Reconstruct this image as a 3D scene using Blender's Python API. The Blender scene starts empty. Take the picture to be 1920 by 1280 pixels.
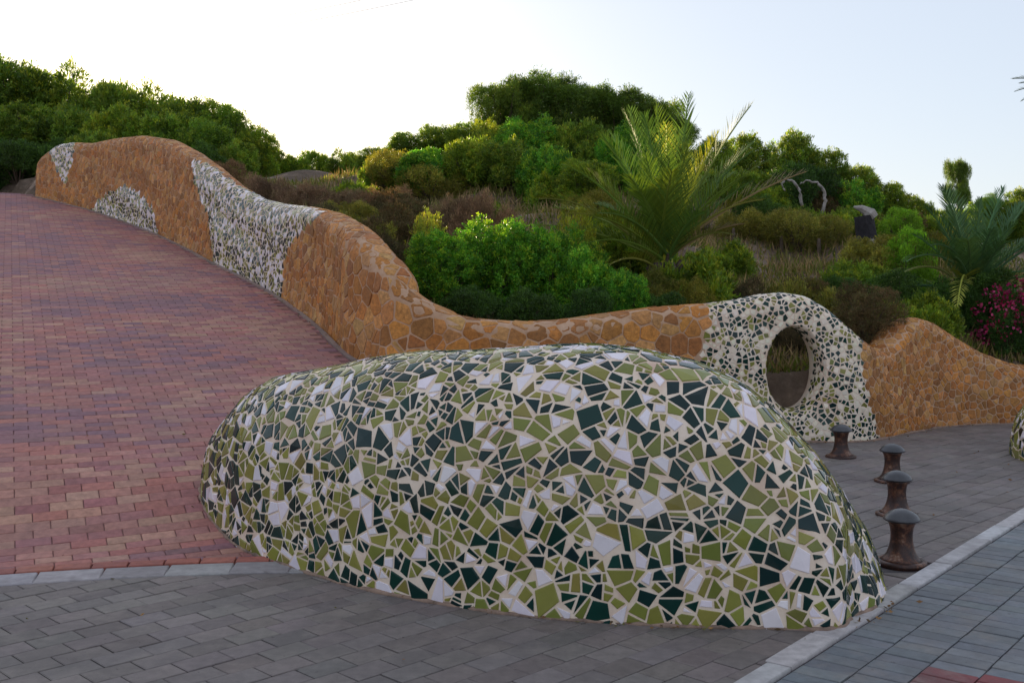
import bpy, bmesh, math, random
import numpy as np
from mathutils import Vector, Matrix
from mathutils.bvhtree import BVHTree

rnd = random.Random(7)
nrs = np.random.RandomState(11)
scene = bpy.context.scene
COL = scene.collection

# ------------------------------------------------------------------ camera
FPX, CAMH, TILT = 2000.0, 1.6, math.atan(0.044)
cam_data = bpy.data.cameras.new('camera')
cam_data.lens = FPX / 1920 * 36
cam_data.sensor_width = 36
cam_data.clip_end = 3000
cam = bpy.data.objects.new('camera', cam_data)
cam.location = (0, 0, CAMH)
cam.rotation_euler = (math.radians(90) - TILT, 0, 0)
COL.objects.link(cam)
scene.camera = cam

# ------------------------------------------------------------------ sky and sun
SUN_EL, SUN_AZ = math.radians(11.5), math.radians(-19.0)      # azimuth from +Y, positive to +X
world = bpy.data.worlds.new('World')
scene.world = world
world.use_nodes = True
wn = world.node_tree
bg = wn.nodes['Background']
sky = wn.nodes.new('ShaderNodeTexSky')
sky.sky_type = 'NISHITA'
sky.sun_disc = False
sky.sun_elevation = SUN_EL
sky.sun_rotation = SUN_AZ
sky.altitude = 0
sky.air_density = 1.0
sky.dust_density = 1.0
sky.ozone_density = 1.5
# a thin milky veil of high cloud, even over the whole sky
veil = wn.nodes.new('ShaderNodeMix'); veil.data_type = 'RGBA'
veil.inputs[0].default_value = 0.88
veil.inputs[7].default_value = (1.50, 1.62, 1.88, 1)
wn.links.new(sky.outputs[0], veil.inputs[6])
wn.links.new(veil.outputs[2], bg.inputs[0])
bg.inputs[1].default_value = 0.15

sl = bpy.data.lights.new('sun', 'SUN')
sl.energy = 5.0
sl.angle = math.radians(0.6)
sl.color = (1.0, 0.78, 0.48)
sun = bpy.data.objects.new('sun', sl)
sd = Vector((math.sin(SUN_AZ) * math.cos(SUN_EL), math.cos(SUN_AZ) * math.cos(SUN_EL), math.sin(SUN_EL)))
sun.rotation_euler = sd.to_track_quat('Z', 'Y').to_euler()
sun.location = (-20, 60, 30)
COL.objects.link(sun)

scene.view_settings.view_transform = 'Standard'
scene.view_settings.look = 'None'
scene.view_settings.gamma = 1.0
scene.view_settings.use_curve_mapping = False
scene.view_settings.exposure = 1.48

# ------------------------------------------------------------------ helpers
ct, st = math.cos(TILT), math.sin(TILT)
def P(u, v, Y):
    a, b = (u - 960) / FPX, (640 - v) / FPX
    dy, dz = ct + b * st, -st + b * ct
    k = Y / dy
    return Vector((a * k, Y, CAMH + dz * k))
def proj(p):
    x, y, z = p[0], p[1], p[2] - CAMH
    zc = y * ct - z * st
    yc = y * st + z * ct
    if zc < 0.05: return (-9999, -9999, zc)
    return (960 + FPX * x / zc, 640 - FPX * yc / zc, zc)
def X_of(u, Y): return P(u, 600, Y).x

def smooth(a, b, x):
    t = min(1, max(0, (x - a) / (b - a)))
    return t * t * (3 - 2 * t)

def tag(o, label=None, cat=None, group=None, kind=None):
    if label: o['label'] = label
    if cat: o['category'] = cat
    if group: o['group'] = group
    if kind: o['kind'] = kind
    return o

def link(name, mesh, parent=None):
    o = bpy.data.objects.new(name, mesh)
    COL.objects.link(o)
    if parent is not None: o.parent = parent
    return o

def mesh_np(name, verts, faces, col=None, mat=None, smooth_shade=False):
    """verts (N,3); faces either (M,k) array or list; col (N,3) per-vertex colour"""
    me = bpy.data.meshes.new(name)
    verts = np.asarray(verts, dtype=np.float32)
    if isinstance(faces, np.ndarray):
        M, k = faces.shape
        me.vertices.add(len(verts)); me.vertices.foreach_set('co', verts.ravel())
        me.loops.add(M * k); me.loops.foreach_set('vertex_index', faces.astype(np.int32).ravel())
        me.polygons.add(M)
        me.polygons.foreach_set('loop_start', np.arange(0, M * k, k, dtype=np.int32))
        me.polygons.foreach_set('loop_total', np.full(M, k, dtype=np.int32))
        me.update(calc_edges=True)
    else:
        me.from_pydata([tuple(map(float, v)) for v in verts], [], faces)
    if col is not None:
        at = me.color_attributes.new('col', 'FLOAT_COLOR', 'POINT')
        c = np.ones((len(verts), 4), dtype=np.float32); c[:, :3] = col
        at.data.foreach_set('color', c.ravel())
    if smooth_shade:
        me.polygons.foreach_set('use_smooth', np.ones(len(me.polygons), dtype=bool))
    if mat is not None: me.materials.append(mat)
    return me

def empty(name, loc=(0, 0, 0), rz=0):
    o = bpy.data.objects.new(name, None)
    o.empty_display_size = 0.2
    o.location = loc; o.rotation_euler = (0, 0, rz)
    COL.objects.link(o)
    return o

def tube(points, radii, seg=8):
    """tapered tube as verts, quads"""
    pts = [Vector(p) for p in points]
    V, Fq = [], []
    ref = Vector((0.13, 0.31, 0.94))
    for i, p in enumerate(pts):
        t = (pts[min(i + 1, len(pts) - 1)] - pts[max(i - 1, 0)]).normalized()
        a = t.cross(ref)
        if a.length < 1e-3: a = t.cross(Vector((1, 0, 0)))
        a.normalize(); b = t.cross(a)
        for k in range(seg):
            th = 2 * math.pi * k / seg
            V.append(p + (a * math.cos(th) + b * math.sin(th)) * radii[i])
    for i in range(len(pts) - 1):
        for k in range(seg):
            k2 = (k + 1) % seg
            Fq.append((i * seg + k, i * seg + k2, (i + 1) * seg + k2, (i + 1) * seg + k))
    n = len(V)
    V.append(pts[0]); V.append(pts[-1])
    for k in range(seg):
        Fq.append((n, (k + 1) % seg, k, k)[:3]); o = (len(pts) - 1) * seg
        Fq.append((n + 1, o + k, o + (k + 1) % seg))
    return V, Fq

class Soup:
    def __init__(s): s.v = []; s.f = []; s.c = []
    def add(s, V, F, c):
        o = len(s.v); s.v.extend(V); s.f.extend([tuple(i + o for i in f) for f in F]); s.c.extend([c] * len(V))
    def mesh(s, name, mat, smooth_shade=False): return mesh_np(name, s.v, s.f, np.array(s.c), mat, smooth_shade)

# ------------------------------------------------------------------ materials
def new_mat(name):
    m = bpy.data.materials.new(name); m.use_nodes = True
    return m, m.node_tree.nodes, m.node_tree.links, m.node_tree.nodes['Principled BSDF']

def noise(N, L, scale, detail=4, rough=0.6, coord='Object'):
    tc = N.new('ShaderNodeTexCoord'); n = N.new('ShaderNodeTexNoise')
    n.inputs['Scale'].default_value = scale; n.inputs['Detail'].default_value = detail
    n.inputs['Roughness'].default_value = rough
    L.new(tc.outputs[coord], n.inputs['Vector'])
    return n

def ramp(N, L, src, stops):
    r = N.new('ShaderNodeValToRGB')
    els = r.color_ramp.elements
    while len(els) < len(stops): els.new(0.5)
    for e, (p, c) in zip(els, stops):
        e.position = p; e.color = (*c, 1) if len(c) == 3 else c
    L.new(src, r.inputs[0])
    return r

def mixc(N, L, a, b, fac=1.0, mode='MULTIPLY'):
    m = N.new('ShaderNodeMix'); m.data_type = 'RGBA'; m.blend_type = mode
    if isinstance(fac, float): m.inputs[0].default_value = fac
    else: L.new(fac, m.inputs[0])
    for s, i in ((a, 6), (b, 7)):
        if isinstance(s, tuple): m.inputs[i].default_value = (*s, 1)
        else: L.new(s, m.inputs[i])
    return m.outputs[2]

def bump(N, L, bs, h, dist, strength=1.0):
    b = N.new('ShaderNodeBump'); b.inputs['Distance'].default_value = dist
    b.inputs['Strength'].default_value = strength
    L.new(h, b.inputs['Height']); L.new(b.outputs[0], bs.inputs['Normal'])

def piece_mat(name, rough, var, vscale, bdist, bscale, spec=0.5, dirt=None, dscale=1.2, coat=0.0, rvar=0.0, spots=0.0):
    m, N, L, bs = new_mat(name)
    at = N.new('ShaderNodeAttribute'); at.attribute_name = 'col'
    n = noise(N, L, vscale, 6, 0.65)
    r = ramp(N, L, n.outputs[0], [(0.25, (1 - var,) * 3), (0.75, (1 + var,) * 3)])
    c = mixc(N, L, at.outputs['Color'], r.outputs[0])
    if dirt:
        d = noise(N, L, dscale, 5, 0.7)
        dr = ramp(N, L, d.outputs[0], [(0.45, (0, 0, 0)), (0.75, (dirt[3],) * 3)])
        c = mixc(N, L, c, tuple(dirt[:3]), dr.outputs[0], 'MIX')
    if spots:
        d = noise(N, L, 31, 2, 0.5)
        dr = ramp(N, L, d.outputs[0], [(0.70, (0, 0, 0)), (0.74, (spots,) * 3)])
        c = mixc(N, L, c, (0.03, 0.027, 0.027), dr.outputs[0], 'MIX')
        d = noise(N, L, 3.3, 6, 0.75)
        dr = ramp(N, L, d.outputs[0], [(0.50, (0, 0, 0)), (0.66, (0.45,) * 3)])
        c = mixc(N, L, c, (0.26, 0.225, 0.20), dr.outputs[0], 'MIX')
    L.new(c, bs.inputs['Base Color'])
    bs.inputs['Roughness'].default_value = rough
    if rvar:
        q = noise(N, L, vscale * 0.7, 4)
        mr = N.new('ShaderNodeMapRange'); mr.inputs[3].default_value = rough - rvar; mr.inputs[4].default_value = rough + rvar
        L.new(q.outputs[0], mr.inputs[0]); L.new(mr.outputs[0], bs.inputs['Roughness'])
    bs.inputs['Specular IOR Level'].default_value = spec
    if coat: bs.inputs['Coat Weight'].default_value = coat; bs.inputs['Coat Roughness'].default_value = 0.08
    nb = noise(N, L, bscale, 5, 0.6)
    bump(N, L, bs, nb.outputs[0], bdist)
    return m

def plain_mat(name, c1, c2, scale, rough=0.85, bdist=0.004, bscale=60, spec=0.35, c3=None):
    m, N, L, bs = new_mat(name)
    n = noise(N, L, scale, 7, 0.65)
    stops = [(0.3, c1), (0.7, c2)]
    if c3: stops.insert(1, (0.5, c3))
    r = ramp(N, L, n.outputs[0], stops)
    L.new(r.outputs[0], bs.inputs['Base Color'])
    bs.inputs['Roughness'].default_value = rough
    bs.inputs['Specular IOR Level'].default_value = spec
    nb = noise(N, L, bscale, 5)
    bump(N, L, bs, nb.outputs[0], bdist)
    return m

def leaf_mat(name, transl=0.35, rough=0.5, tint=(1, 1, 1), tcol=(1.08, 1.10, 0.5)):
    m, N, L, bs = new_mat(name)
    at = N.new('ShaderNodeAttribute'); at.attribute_name = 'col'
    oi = N.new('ShaderNodeObjectInfo')
    r = ramp(N, L, oi.outputs['Random'], [(0.0, (0.72, 0.80, 0.85)), (0.35, (1.0, 1.0, 1.0)), (0.7, (1.06, 1.03, 0.85)), (1.0, (0.85, 1.0, 1.0))])
    c = mixc(N, L, at.outputs['Color'], r.outputs[0])
    c = mixc(N, L, c, tint)
    L.new(c, bs.inputs['Base Color'])
    bs.inputs['Roughness'].default_value = rough
    bs.inputs['Specular IOR Level'].default_value = 0.3
    tr = N.new('ShaderNodeBsdfTranslucent')
    L.new(mixc(N, L, c, tcol), tr.inputs[0])
    mx = N.new('ShaderNodeMixShader'); mx.inputs[0].default_value = transl
    L.new(bs.outputs[0], mx.inputs[1]); L.new(tr.outputs[0], mx.inputs[2])
    L.new(mx.outputs[0], N['Material Output'].inputs['Surface'])
    return m

M_TILE = piece_mat('glazed_tile', 0.12, 0.10, 9, 0.0006, 14, 0.34, rvar=0.05)
M_GROUT = plain_mat('cream_grout', (0.62, 0.43, 0.33), (0.84, 0.71, 0.60), 3.5, 0.8, 0.003, 40, c3=(0.78, 0.63, 0.50))
M_STONE = piece_mat('ochre_stone', 0.62, 0.5, 26, 0.006, 30, 0.35, dirt=(0.30, 0.15, 0.06, 0.5), dscale=2.0)
M_STONEGROUT = plain_mat('tan_mortar', (0.40, 0.23, 0.13), (0.58, 0.38, 0.26), 6, 0.9, 0.004, 50)
M_BRICK = piece_mat('ramp_brick', 0.72, 0.30, 22, 0.002, 90, 0.3, dirt=(0.23, 0.135, 0.14, 0.65), dscale=0.7)
M_BRICKBED = plain_mat('brick_joint', (0.17, 0.085, 0.078), (0.25, 0.13, 0.115), 9, 0.95)
M_PAVER = piece_mat('grey_paver', 0.66, 0.22, 18, 0.0016, 110, 0.3, dirt=(0.105, 0.092, 0.090, 0.8), dscale=0.8, spots=0.6)
M_PAVERBED = plain_mat('paver_joint', (0.045, 0.040, 0.044), (0.10, 0.088, 0.09), 7, 0.95)
M_KERB = piece_mat('kerb_stone', 0.75, 0.28, 14, 0.003, 80, 0.3, dirt=(0.22, 0.195, 0.19, 0.6), dscale=2.5)

# ------------------------------------------------------------------ paved ground heights
P0 = (-1.37, 6.36); AX = (-0.4226, 0.9063); EX = (0.9063, 0.4226); SLOPE = 0.19; TTOP = 21.4
def ykerb(x): return 6.34 - (0.085 * (x + 1.0) ** 2 if x < -1 else 0)
def tc_of(x, y):
    dx, dy = x - P0[0], y - P0[1]
    return dx * AX[0] + dy * AX[1], dx * EX[0] + dy * EX[1]
def zpave(x, y):
    t, c = tc_of(x, y)
    if t <= 0: return 0.0
    if t > TTOP - 2:                       # rounded crest
        q = min(4.0, t - (TTOP - 2))
        t = (TTOP - 2) + q - q * q / 8
    b = 1 - smooth(2.0, 4.2, c)
    b *= smooth(0, 1.5, y - ykerb(x))
    return SLOPE * t * b

# ------------------------------------------------------------------ wall path
WB = [(60,24.3),(75,24.0),(180,22.3),(300,19.6),(400,17.0),(530,14.5),(600,12.9),(650,11.6),(720,10.9),(850,10.7),(1000,10.8),(1200,11.1),(1330,11.35),(1480,11.5),(1600,11.5),(1645,11.6),(1690,12.1),(1750,12.65),(1800,13.0),(1920,13.2),(2100,13.4),(2300,13.5)]
WT = [(60,312),(75,292),(100,272),(125,268),(160,270),(200,262),(250,256),(300,264),(340,286),(380,316),(420,350),(460,374),(500,384),(550,390),(590,402),(630,428),(670,468),(710,510),(750,545),(800,573),(850,590),(900,598),(1000,603),(1060,600),(1120,592),(1200,581),(1270,574),(1330,570),(1400,561),(1440,552),(1480,548),(1520,555),(1560,578),(1600,606),(1640,632),(1670,652),(1684,660),(1698,644),(1715,618),(1738,598),(1752,595),(1775,604),(1812,632),(1860,660),(1920,682),(2100,700),(2300,700)]
uu = np.linspace(60, 2300, 2200)
Yb = np.interp(uu, [a for a, b in WB], [b for a, b in WB])
ker = np.exp(-np.linspace(-2, 2, 61) ** 2); ker /= ker.sum()
Yb = np.convolve(np.pad(Yb, 30, mode='edge'), ker, 'valid')
vt = np.interp(uu, [a for a, b in WT], [b for a, b in WT])
ker2 = np.exp(-np.linspace(-2, 2, 17) ** 2); ker2 /= ker2.sum()
vt = np.convolve(np.pad(vt, 8, mode='edge'), ker2, 'valid')
fr = np.array([[X_of(u, y), y] for u, y in zip(uu, Yb)])
zt = np.array([P(u, v, y + 0.25).z for u, v, y in zip(uu, vt, Yb)])
ds = np.concatenate([[0], np.cumsum(np.linalg.norm(np.diff(fr, axis=0), axis=1))])
STEP = 0.05
S = np.arange(0, ds[-1], STEP)
FR = np.stack([np.interp(S, ds, fr[:, 0]), np.interp(S, ds, fr[:, 1])], 1)
ZT = np.interp(S, ds, zt)
k3 = np.exp(-np.linspace(-2, 2, 15) ** 2); k3 /= k3.sum()
for j in (0, 1): FR[:, j] = np.convolve(np.pad(FR[:, j], 7, mode='edge'), k3, 'valid')
TG = np.gradient(FR, axis=0); TG /= np.linalg.norm(TG, axis=1)[:, None]
NR = np.stack([TG[:, 1], -TG[:, 0]], 1)             # towards the paved side
HB = 0.29
CL = FR - NR * HB                                     # centre line

# dune surface behind the wall
DUNE = {-150: [(26,4.4),(30,5.2),(36,6.2),(45,6.5)], 50: [(25,4.2),(28,4.6),(33,5.6),(40,6.0)],
 250: [(21.5,4.1),(25,4.6),(29,5.0),(34,5.4),(45,5.2)], 450: [(17,2.9),(20,3.5),(25,4.2),(30,4.7),(36,4.8)],
 600: [(14,2.0),(17,2.6),(20,3.3),(24,4.15),(30,4.8),(40,4.5)], 800: [(11.7,1.0),(14,1.6),(17,2.5),(20,3.3),(24,4.2),(30,4.7)],
 1050: [(11.8,.8),(14,1.5),(17,2.5),(20,3.4),(24,4.4),(28,4.9),(36,4.4)], 1300: [(12.1,.75),(14,1.4),(16,1.95),(19,2.7),(24,3.9),(28,4.3),(36,4.0)],
 1500: [(12.3,.3),(14,1.0),(16,1.8),(19,2.6),(23,3.4),(28,3.8),(36,3.5)], 1620: [(13.5,.7),(15.5,1.85),(17.5,2.5),(20,2.95),(24,3.3)], 1700: [(13,.5),(15,1.1),(19,2.0),(24,2.6),(30,2.8)],
 1900: [(14,.3),(17,.7),(22,1.4),(30,2.2)], 2300: [(14,.2),(20,.5),(30,1.5)]}
DP = np.array([[X_of(u, Y), Y, z] for u, l in DUNE.items() for Y, z in l])
def dune_arr(xy):
    d2 = ((xy[:, None, :] - DP[None, :, :2]) ** 2).sum(2)
    w = np.exp(-d2 / (2 * 1.7 ** 2)) + 2e-3 * np.exp(-d2 / (2 * 6.0 ** 2)) + 1e-9 / (1 + d2)
    z = (w * DP[None, :, 2]).sum(1) / w.sum(1)
    x, y = xy[:, 0], xy[:, 1]
    z = z + 0.10 * np.sin(x * 1.1 + y * .7) + 0.07 * np.sin(x * 2.3 - y * 1.7) + 0.05 * np.sin(3.1 * y + x)
    far = np.clip((np.hypot(x, y - 15) - 45) / 40, 0, 1)
    return z * (1 - far) - 0.5 * far
VP = np.concatenate([[[-60, 26.0], [-30, 26.5], [-15, 28.5], [-12.2, 27.0]], CL, [[CL[-1][0] + 60, CL[-1][1] + 3]]])
def seg_side(xy):
    """signed distance to the wall centre line: > 0 behind it"""
    best = np.full(len(xy), 1e9); sign = np.zeros(len(xy))
    idx = [0, 1, 2, 3] + list(range(4, len(VP) - 1, 6)) + [len(VP) - 1]
    V = VP[idx]
    for a, b in zip(V[:-1], V[1:]):
        ab = b - a
        t = np.clip(((xy - a) @ ab) / (ab @ ab), 0, 1)
        q = a + t[:, None] * ab
        dd = xy - q; d = np.hypot(dd[:, 0], dd[:, 1])
        cr = ab[0] * dd[:, 1] - ab[1] * dd[:, 0]
        m = d < best
        best[m] = d[m]; sign[m] = np.sign(cr[m])
    return best * sign
def ground(x, y):
    a = np.array([[x, y]])
    return float(dune_arr(a)[0]) if seg_side(a)[0] > 0.05 else zpave(x, y)

# ------------------------------------------------------------------ ground sheet (the dune)
def axis_coords(a, b, step, far):
    mid = np.arange(a, b + 1e-6, step)
    o = np.array([2, 5, 10, 20, 40, 80, 160, far])
    return np.concatenate([(a - o)[::-1], mid, b + o])
gx = axis_coords(-26, 22, 0.25, 600); gy = axis_coords(0, 46, 0.25, 600)
GX, GY = np.meshgrid(gx, gy)
xy = np.stack([GX.ravel(), GY.ravel()], 1)
sd_ = seg_side(xy)
zd = np.concatenate([dune_arr(c) for c in np.array_split(xy, 40)])
zp = np.array([zpave(x, y) for x, y in xy]) - 0.08
zz = np.where(sd_ > 0.06, zd, zp)
nx, ny = len(gx), len(gy)
ii = (np.arange(ny - 1)[:, None] * nx + np.arange(nx - 1)[None, :]).ravel()
gf = np.stack([ii, ii + 1, ii + nx + 1, ii + nx], 1)
m, N, L, bs = new_mat('dune_soil')
n1 = noise(N, L, 0.8, 8, 0.7); n2 = noise(N, L, 6, 6, 0.7)
r1 = ramp(N, L, n1.outputs[0], [(0.35, (0.11, 0.072, 0.045)), (0.5, (0.19, 0.13, 0.09)), (0.62, (0.40, 0.29, 0.22))])
r2 = ramp(N, L, n2.outputs[0], [(0.3, (0.6,) * 3), (0.7, (1.2,) * 3)])
L.new(mixc(N, L, r1.outputs[0], r2.outputs[0]), bs.inputs['Base Color'])
bs.inputs['Roughness'].default_value = 0.95
bump(N, L, bs, noise(N, L, 12, 8, 0.7).outputs[0], 0.06)
M_SOIL = m
dune = link('dune_ground', mesh_np('dune_ground', np.column_stack([xy, zz]), gf, mat=M_SOIL, smooth_shade=True))
tag(dune, kind='structure')

# ------------------------------------------------------------------ convex polygon tools
def clip(poly, nx_, ny_, d):
    """keep points with nx*x+ny*y <= d"""
    out = []
    n = len(poly)
    for i in range(n):
        a, b = poly[i], poly[(i + 1) % n]
        da, db = nx_ * a[0] + ny_ * a[1] - d, nx_ * b[0] + ny_ * b[1] - d
        if da <= 0: out.append(a)
        if (da < 0 < db) or (db < 0 < da):
            t = da / (da - db)
            out.append((a[0] + (b[0] - a[0]) * t, a[1] + (b[1] - a[1]) * t))
    return out
def area(poly):
    s = 0
    for i in range(len(poly)):
        a, b = poly[i], poly[(i + 1) % len(poly)]
        s += a[0] * b[1] - a[1] * b[0]
    return s / 2
def inset(poly, g):
    if area(poly) < 0: poly = poly[::-1]
    out = poly
    n = len(poly)
    for i in range(n):
        a, b = poly[i], poly[(i + 1) % n]
        ex, ey = b[0] - a[0], b[1] - a[1]
        l = math.hypot(ex, ey)
        if l < 1e-6: continue
        px, py = ey / l, -ex / l               # outward
        out = clip(out, px, py, px * a[0] + py * a[1] - g)
        if len(out) < 3: return []
    # drop near-duplicate points
    res = []
    for p in out:
        if not res or math.hypot(p[0] - res[-1][0], p[1] - res[-1][1]) > 0.002: res.append(p)
    if len(res) > 2 and math.hypot(res[0][0] - res[-1][0], res[0][1] - res[-1][1]) < 0.002: res.pop()
    return res if len(res) >= 3 else []
def centroid(poly): return (sum(p[0] for p in poly) / len(poly), sum(p[1] for p in poly) / len(poly))

def slab(rings):
    """stack of rings (same count, bottom to top) -> verts, faces"""
    n = len(rings[0]); V = [p for r in rings for p in r]; Fc = []
    for k in range(len(rings) - 1):
        for i in range(n):
            j = (i + 1) % n
            Fc.append((k * n + i, k * n + j, (k + 1) * n + j, (k + 1) * n + i))
    Fc.append(tuple(range((len(rings) - 1) * n, len(rings) * n)))
    return V, Fc

OCC = []                                       # BVHs that hide things from the camera
def visible_area(top, normal):
    c = sum((Vector(p) for p in top), Vector()) / len(top)
    if (Vector((0, 0, CAMH)) - c).dot(normal) <= 0: return 0
    q = [proj(p) for p in top]
    if any(a[2] < 0.1 for a in q): return 0
    u = sum(a[0] for a in q) / len(q); v = sum(a[1] for a in q) / len(q)
    if not (-5 < u < 1925 and -5 < v < 1285): return 0
    A = abs(area([(a[0], a[1]) for a in q]))
    o = Vector((0, 0, CAMH)); d = c + normal * 0.02 - o; l = d.length; d.normalize()
    for b in OCC:
        h = b.ray_cast(o, d, l - 0.03)
        if h[0] is not None: return 0
    return A

def emit(pieces, parent, name, rest_name, mat, nmax=300, amin=25.0):
    """pieces: (V, F, colour, visible area). The largest become objects, the rest one mesh"""
    order = sorted(range(len(pieces)), key=lambda i: -pieces[i][3])
    single = set(i for i in order[:nmax] if pieces[i][3] > amin)
    rest = Soup()
    for i, (V, Fc, c, a) in enumerate(pieces):
        if i in single:
            me = mesh_np(name, V, Fc, np.array([c] * len(V)), mat)
            link(name, me, parent)
        else: rest.add(V, Fc, c)
    if rest.v:
        o = link(rest_name, rest.mesh(rest_name, mat), parent)
        o['kind'] = 'stuff'

def jitter(c, s, h=0.0):
    k = 1 + rnd.uniform(-s, s)
    return tuple(max(0.002, x * k * (1 + rnd.uniform(-h, h))) for x in c)

# ------------------------------------------------------------------ cladding of a surface with broken pieces
def poisson(me, bvh, cand, spacing_fn, seed):
    rs = np.random.RandomState(seed)
    me.calc_loop_triangles()
    nt = len(me.loop_triangles)
    tri = np.empty(nt * 3, dtype=np.int32); me.loop_triangles.foreach_get('vertices', tri); tri = tri.reshape(-1, 3)
    co = np.empty(len(me.vertices) * 3, dtype=np.float32); me.vertices.foreach_get('co', co); co = co.reshape(-1, 3)
    a, b, c = co[tri[:, 0]], co[tri[:, 1]], co[tri[:, 2]]
    ar = 0.5 * np.linalg.norm(np.cross(b - a, c - a), axis=1)
    idx = rs.choice(nt, size=cand, p=ar / ar.sum())
    r1, r2 = np.sqrt(rs.rand(cand)), rs.rand(cand)
    pts = a[idx] * (1 - r1)[:, None] + b[idx] * (r1 * (1 - r2))[:, None] + c[idx] * (r1 * r2)[:, None]
    grid, out, G = {}, [], 0.25
    for p in pts:
        sp = spacing_fn(p)
        if sp is None: continue
        s, cls = sp
        key = (int(math.floor(p[0] / G)), int(math.floor(p[1] / G)), int(math.floor(p[2] / G)))
        ok = True
        for i in (-1, 0, 1):
            for j in (-1, 0, 1):
                for k in (-1, 0, 1):
                    for (q, s2) in grid.get((key[0] + i, key[1] + j, key[2] + k), ()):
                        if (q[0] - p[0]) ** 2 + (q[1] - p[1]) ** 2 + (q[2] - p[2]) ** 2 < (0.5 * (s + s2)) ** 2:
                            ok = False; break
                    if not ok: break
                if not ok: break
            if not ok: break
        if ok:
            grid.setdefault(key, []).append((p, s)); out.append((Vector(p), s, cls))
    return out

def clad(seeds, bvh, style):
    """style(cls) -> dict(gap, h, bev, split, colour fn). Returns pieces grouped by cls"""
    G = 0.3; grid = {}
    nor = []
    for i, (p, s, c) in enumerate(seeds):
        grid.setdefault((int(p.x // G), int(p.y // G), int(p.z // G)), []).append(i)
        nor.append(bvh.find_nearest(p)[1])
    res = {}
    for i, (p, s, cls) in enumerate(seeds):
        n = nor[i]; stl = style(cls)
        t1 = n.orthogonal().normalized(); t1.rotate(Matrix.Rotation(rnd.uniform(0, 6.28), 3, n)); t2 = n.cross(t1)
        R = 1.25 * s
        poly = [(-R, -R), (R, -R), (R, R), (-R, R)]
        ki = (int(p.x // G), int(p.y // G), int(p.z // G))
        for a in (-1, 0, 1):
            for b in (-1, 0, 1):
                for c in (-1, 0, 1):
                    for j in grid.get((ki[0] + a, ki[1] + b, ki[2] + c), ()):
                        if j == i or nor[j].dot(n) < 0.1: continue
                        d = seeds[j][0] - p
                        if d.length > 2.6 * max(s, seeds[j][1]): continue
                        x, y = d.dot(t1), d.dot(t2)
                        l = math.hypot(x, y)
                        if l < 1e-5: continue
                        # power split
                        m_ = (d.length ** 2 + (0.5 * s) ** 2 - (0.5 * seeds[j][1]) ** 2) / (2 * d.length)
                        poly = clip(poly, x / l, y / l, m_ * (l / d.length) ** 0.5)
                        if len(poly) < 3: break
                    if len(poly) < 3: break
                if len(poly) < 3: break
            if len(poly) < 3: break
        if len(poly) < 3: continue
        polys = [poly]
        for level, pr in enumerate(stl['split']):
            nxt = []
            for q in polys:
                if rnd.random() < pr and abs(area(q)) > stl['amin'] * 2.2:
                    c = centroid(q)
                    far_ = max(((a_, b_) for a_ in q for b_ in q), key=lambda e: (e[0][0] - e[1][0]) ** 2 + (e[0][1] - e[1][1]) ** 2)
                    th = math.atan2(far_[1][1] - far_[0][1], far_[1][0] - far_[0][0]) + rnd.gauss(0, 0.38)
                    cx, cy = c[0] + rnd.gauss(0, .12) * s, c[1] + rnd.gauss(0, .12) * s
                    nx_, ny_ = math.cos(th), math.sin(th); d = nx_ * cx + ny_ * cy
                    nxt += [clip(q, nx_, ny_, d), clip(q, -nx_, -ny_, -d)]
                else: nxt.append(q)
            polys = nxt
        for q in polys:
            if len(q) < 3: continue
            q = inset(q, stl['gap'] * rnd.uniform(0.35, 0.62))
            if len(q) >= 3 and stl.get('corners'):
                want = 3 if rnd.random() < 0.16 else (4 if rnd.random() < 0.85 else 5)
                while len(q) > want:                 # broken tile: few, sharp corners
                    ar_ = [abs(area([q[k - 1], q[k], q[(k + 1) % len(q)]])) for k in range(len(q))]
                    if want == 3 and len(q) == 4 and min(ar_) > 0.35 * abs(area(q)): break
                    q.pop(ar_.index(min(ar_)))
            if len(q) < 3 or abs(area(q)) < stl['amin']: continue
            qi = inset(q, stl['bev'])
            c = centroid(q)
            if stl['round']:
                # knock corners off
                q2 = []
                for k in range(len(q)):
                    a, b, d_ = q[k - 1], q[k], q[(k + 1) % len(q)]
                    f1, f2 = rnd.uniform(.04, .16), rnd.uniform(.04, .16)
                    q2 += [(b[0] + (a[0] - b[0]) * f1, b[1] + (a[1] - b[1]) * f1), (b[0] + (d_[0] - b[0]) * f2, b[1] + (d_[1] - b[1]) * f2)]
                q = q2
            h = stl['h'] * rnd.uniform(0.7, 1.3)
            lo, mi, hi = [], [], []
            tilt = (rnd.gauss(0, stl['tilt']), rnd.gauss(0, stl['tilt']))
            sx = max(0.25, 1 - stl['bev'] / max(0.006, math.sqrt(abs(area(q))) * 0.5))
            for (x, y) in q:
                w = p + t1 * x + t2 * y
                loc, nn, _, _ = bvh.find_nearest(w)
                wi = p + t1 * (c[0] + (x - c[0]) * sx) + t2 * (c[1] + (y - c[1]) * sx)
                loci, nni, _, _ = bvh.find_nearest(wi)
                dh = (x - c[0]) * tilt[0] + (y - c[1]) * tilt[1]
                lo.append(loc - nn * 0.012); mi.append(loc + nn * max(0.001, h * 0.55 + dh)); hi.append(loci + nni * (h + dh))
            V, Fc = slab([lo, mi, hi])
            lc, nc, _, _ = bvh.find_nearest(p + t1 * c[0] + t2 * c[1])
            nq = len(q); Fc.pop(); V.append(lc + nc * h)
            Fc += [(2 * nq + k, 2 * nq + (k + 1) % nq, 3 * nq) for k in range(nq)]
            if area(q) < 0: Fc = [f[::-1] for f in Fc]
            col = stl['colour']()
            res.setdefault(cls, []).append((V, Fc, col, visible_area(hi, n)))
    return res

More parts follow.
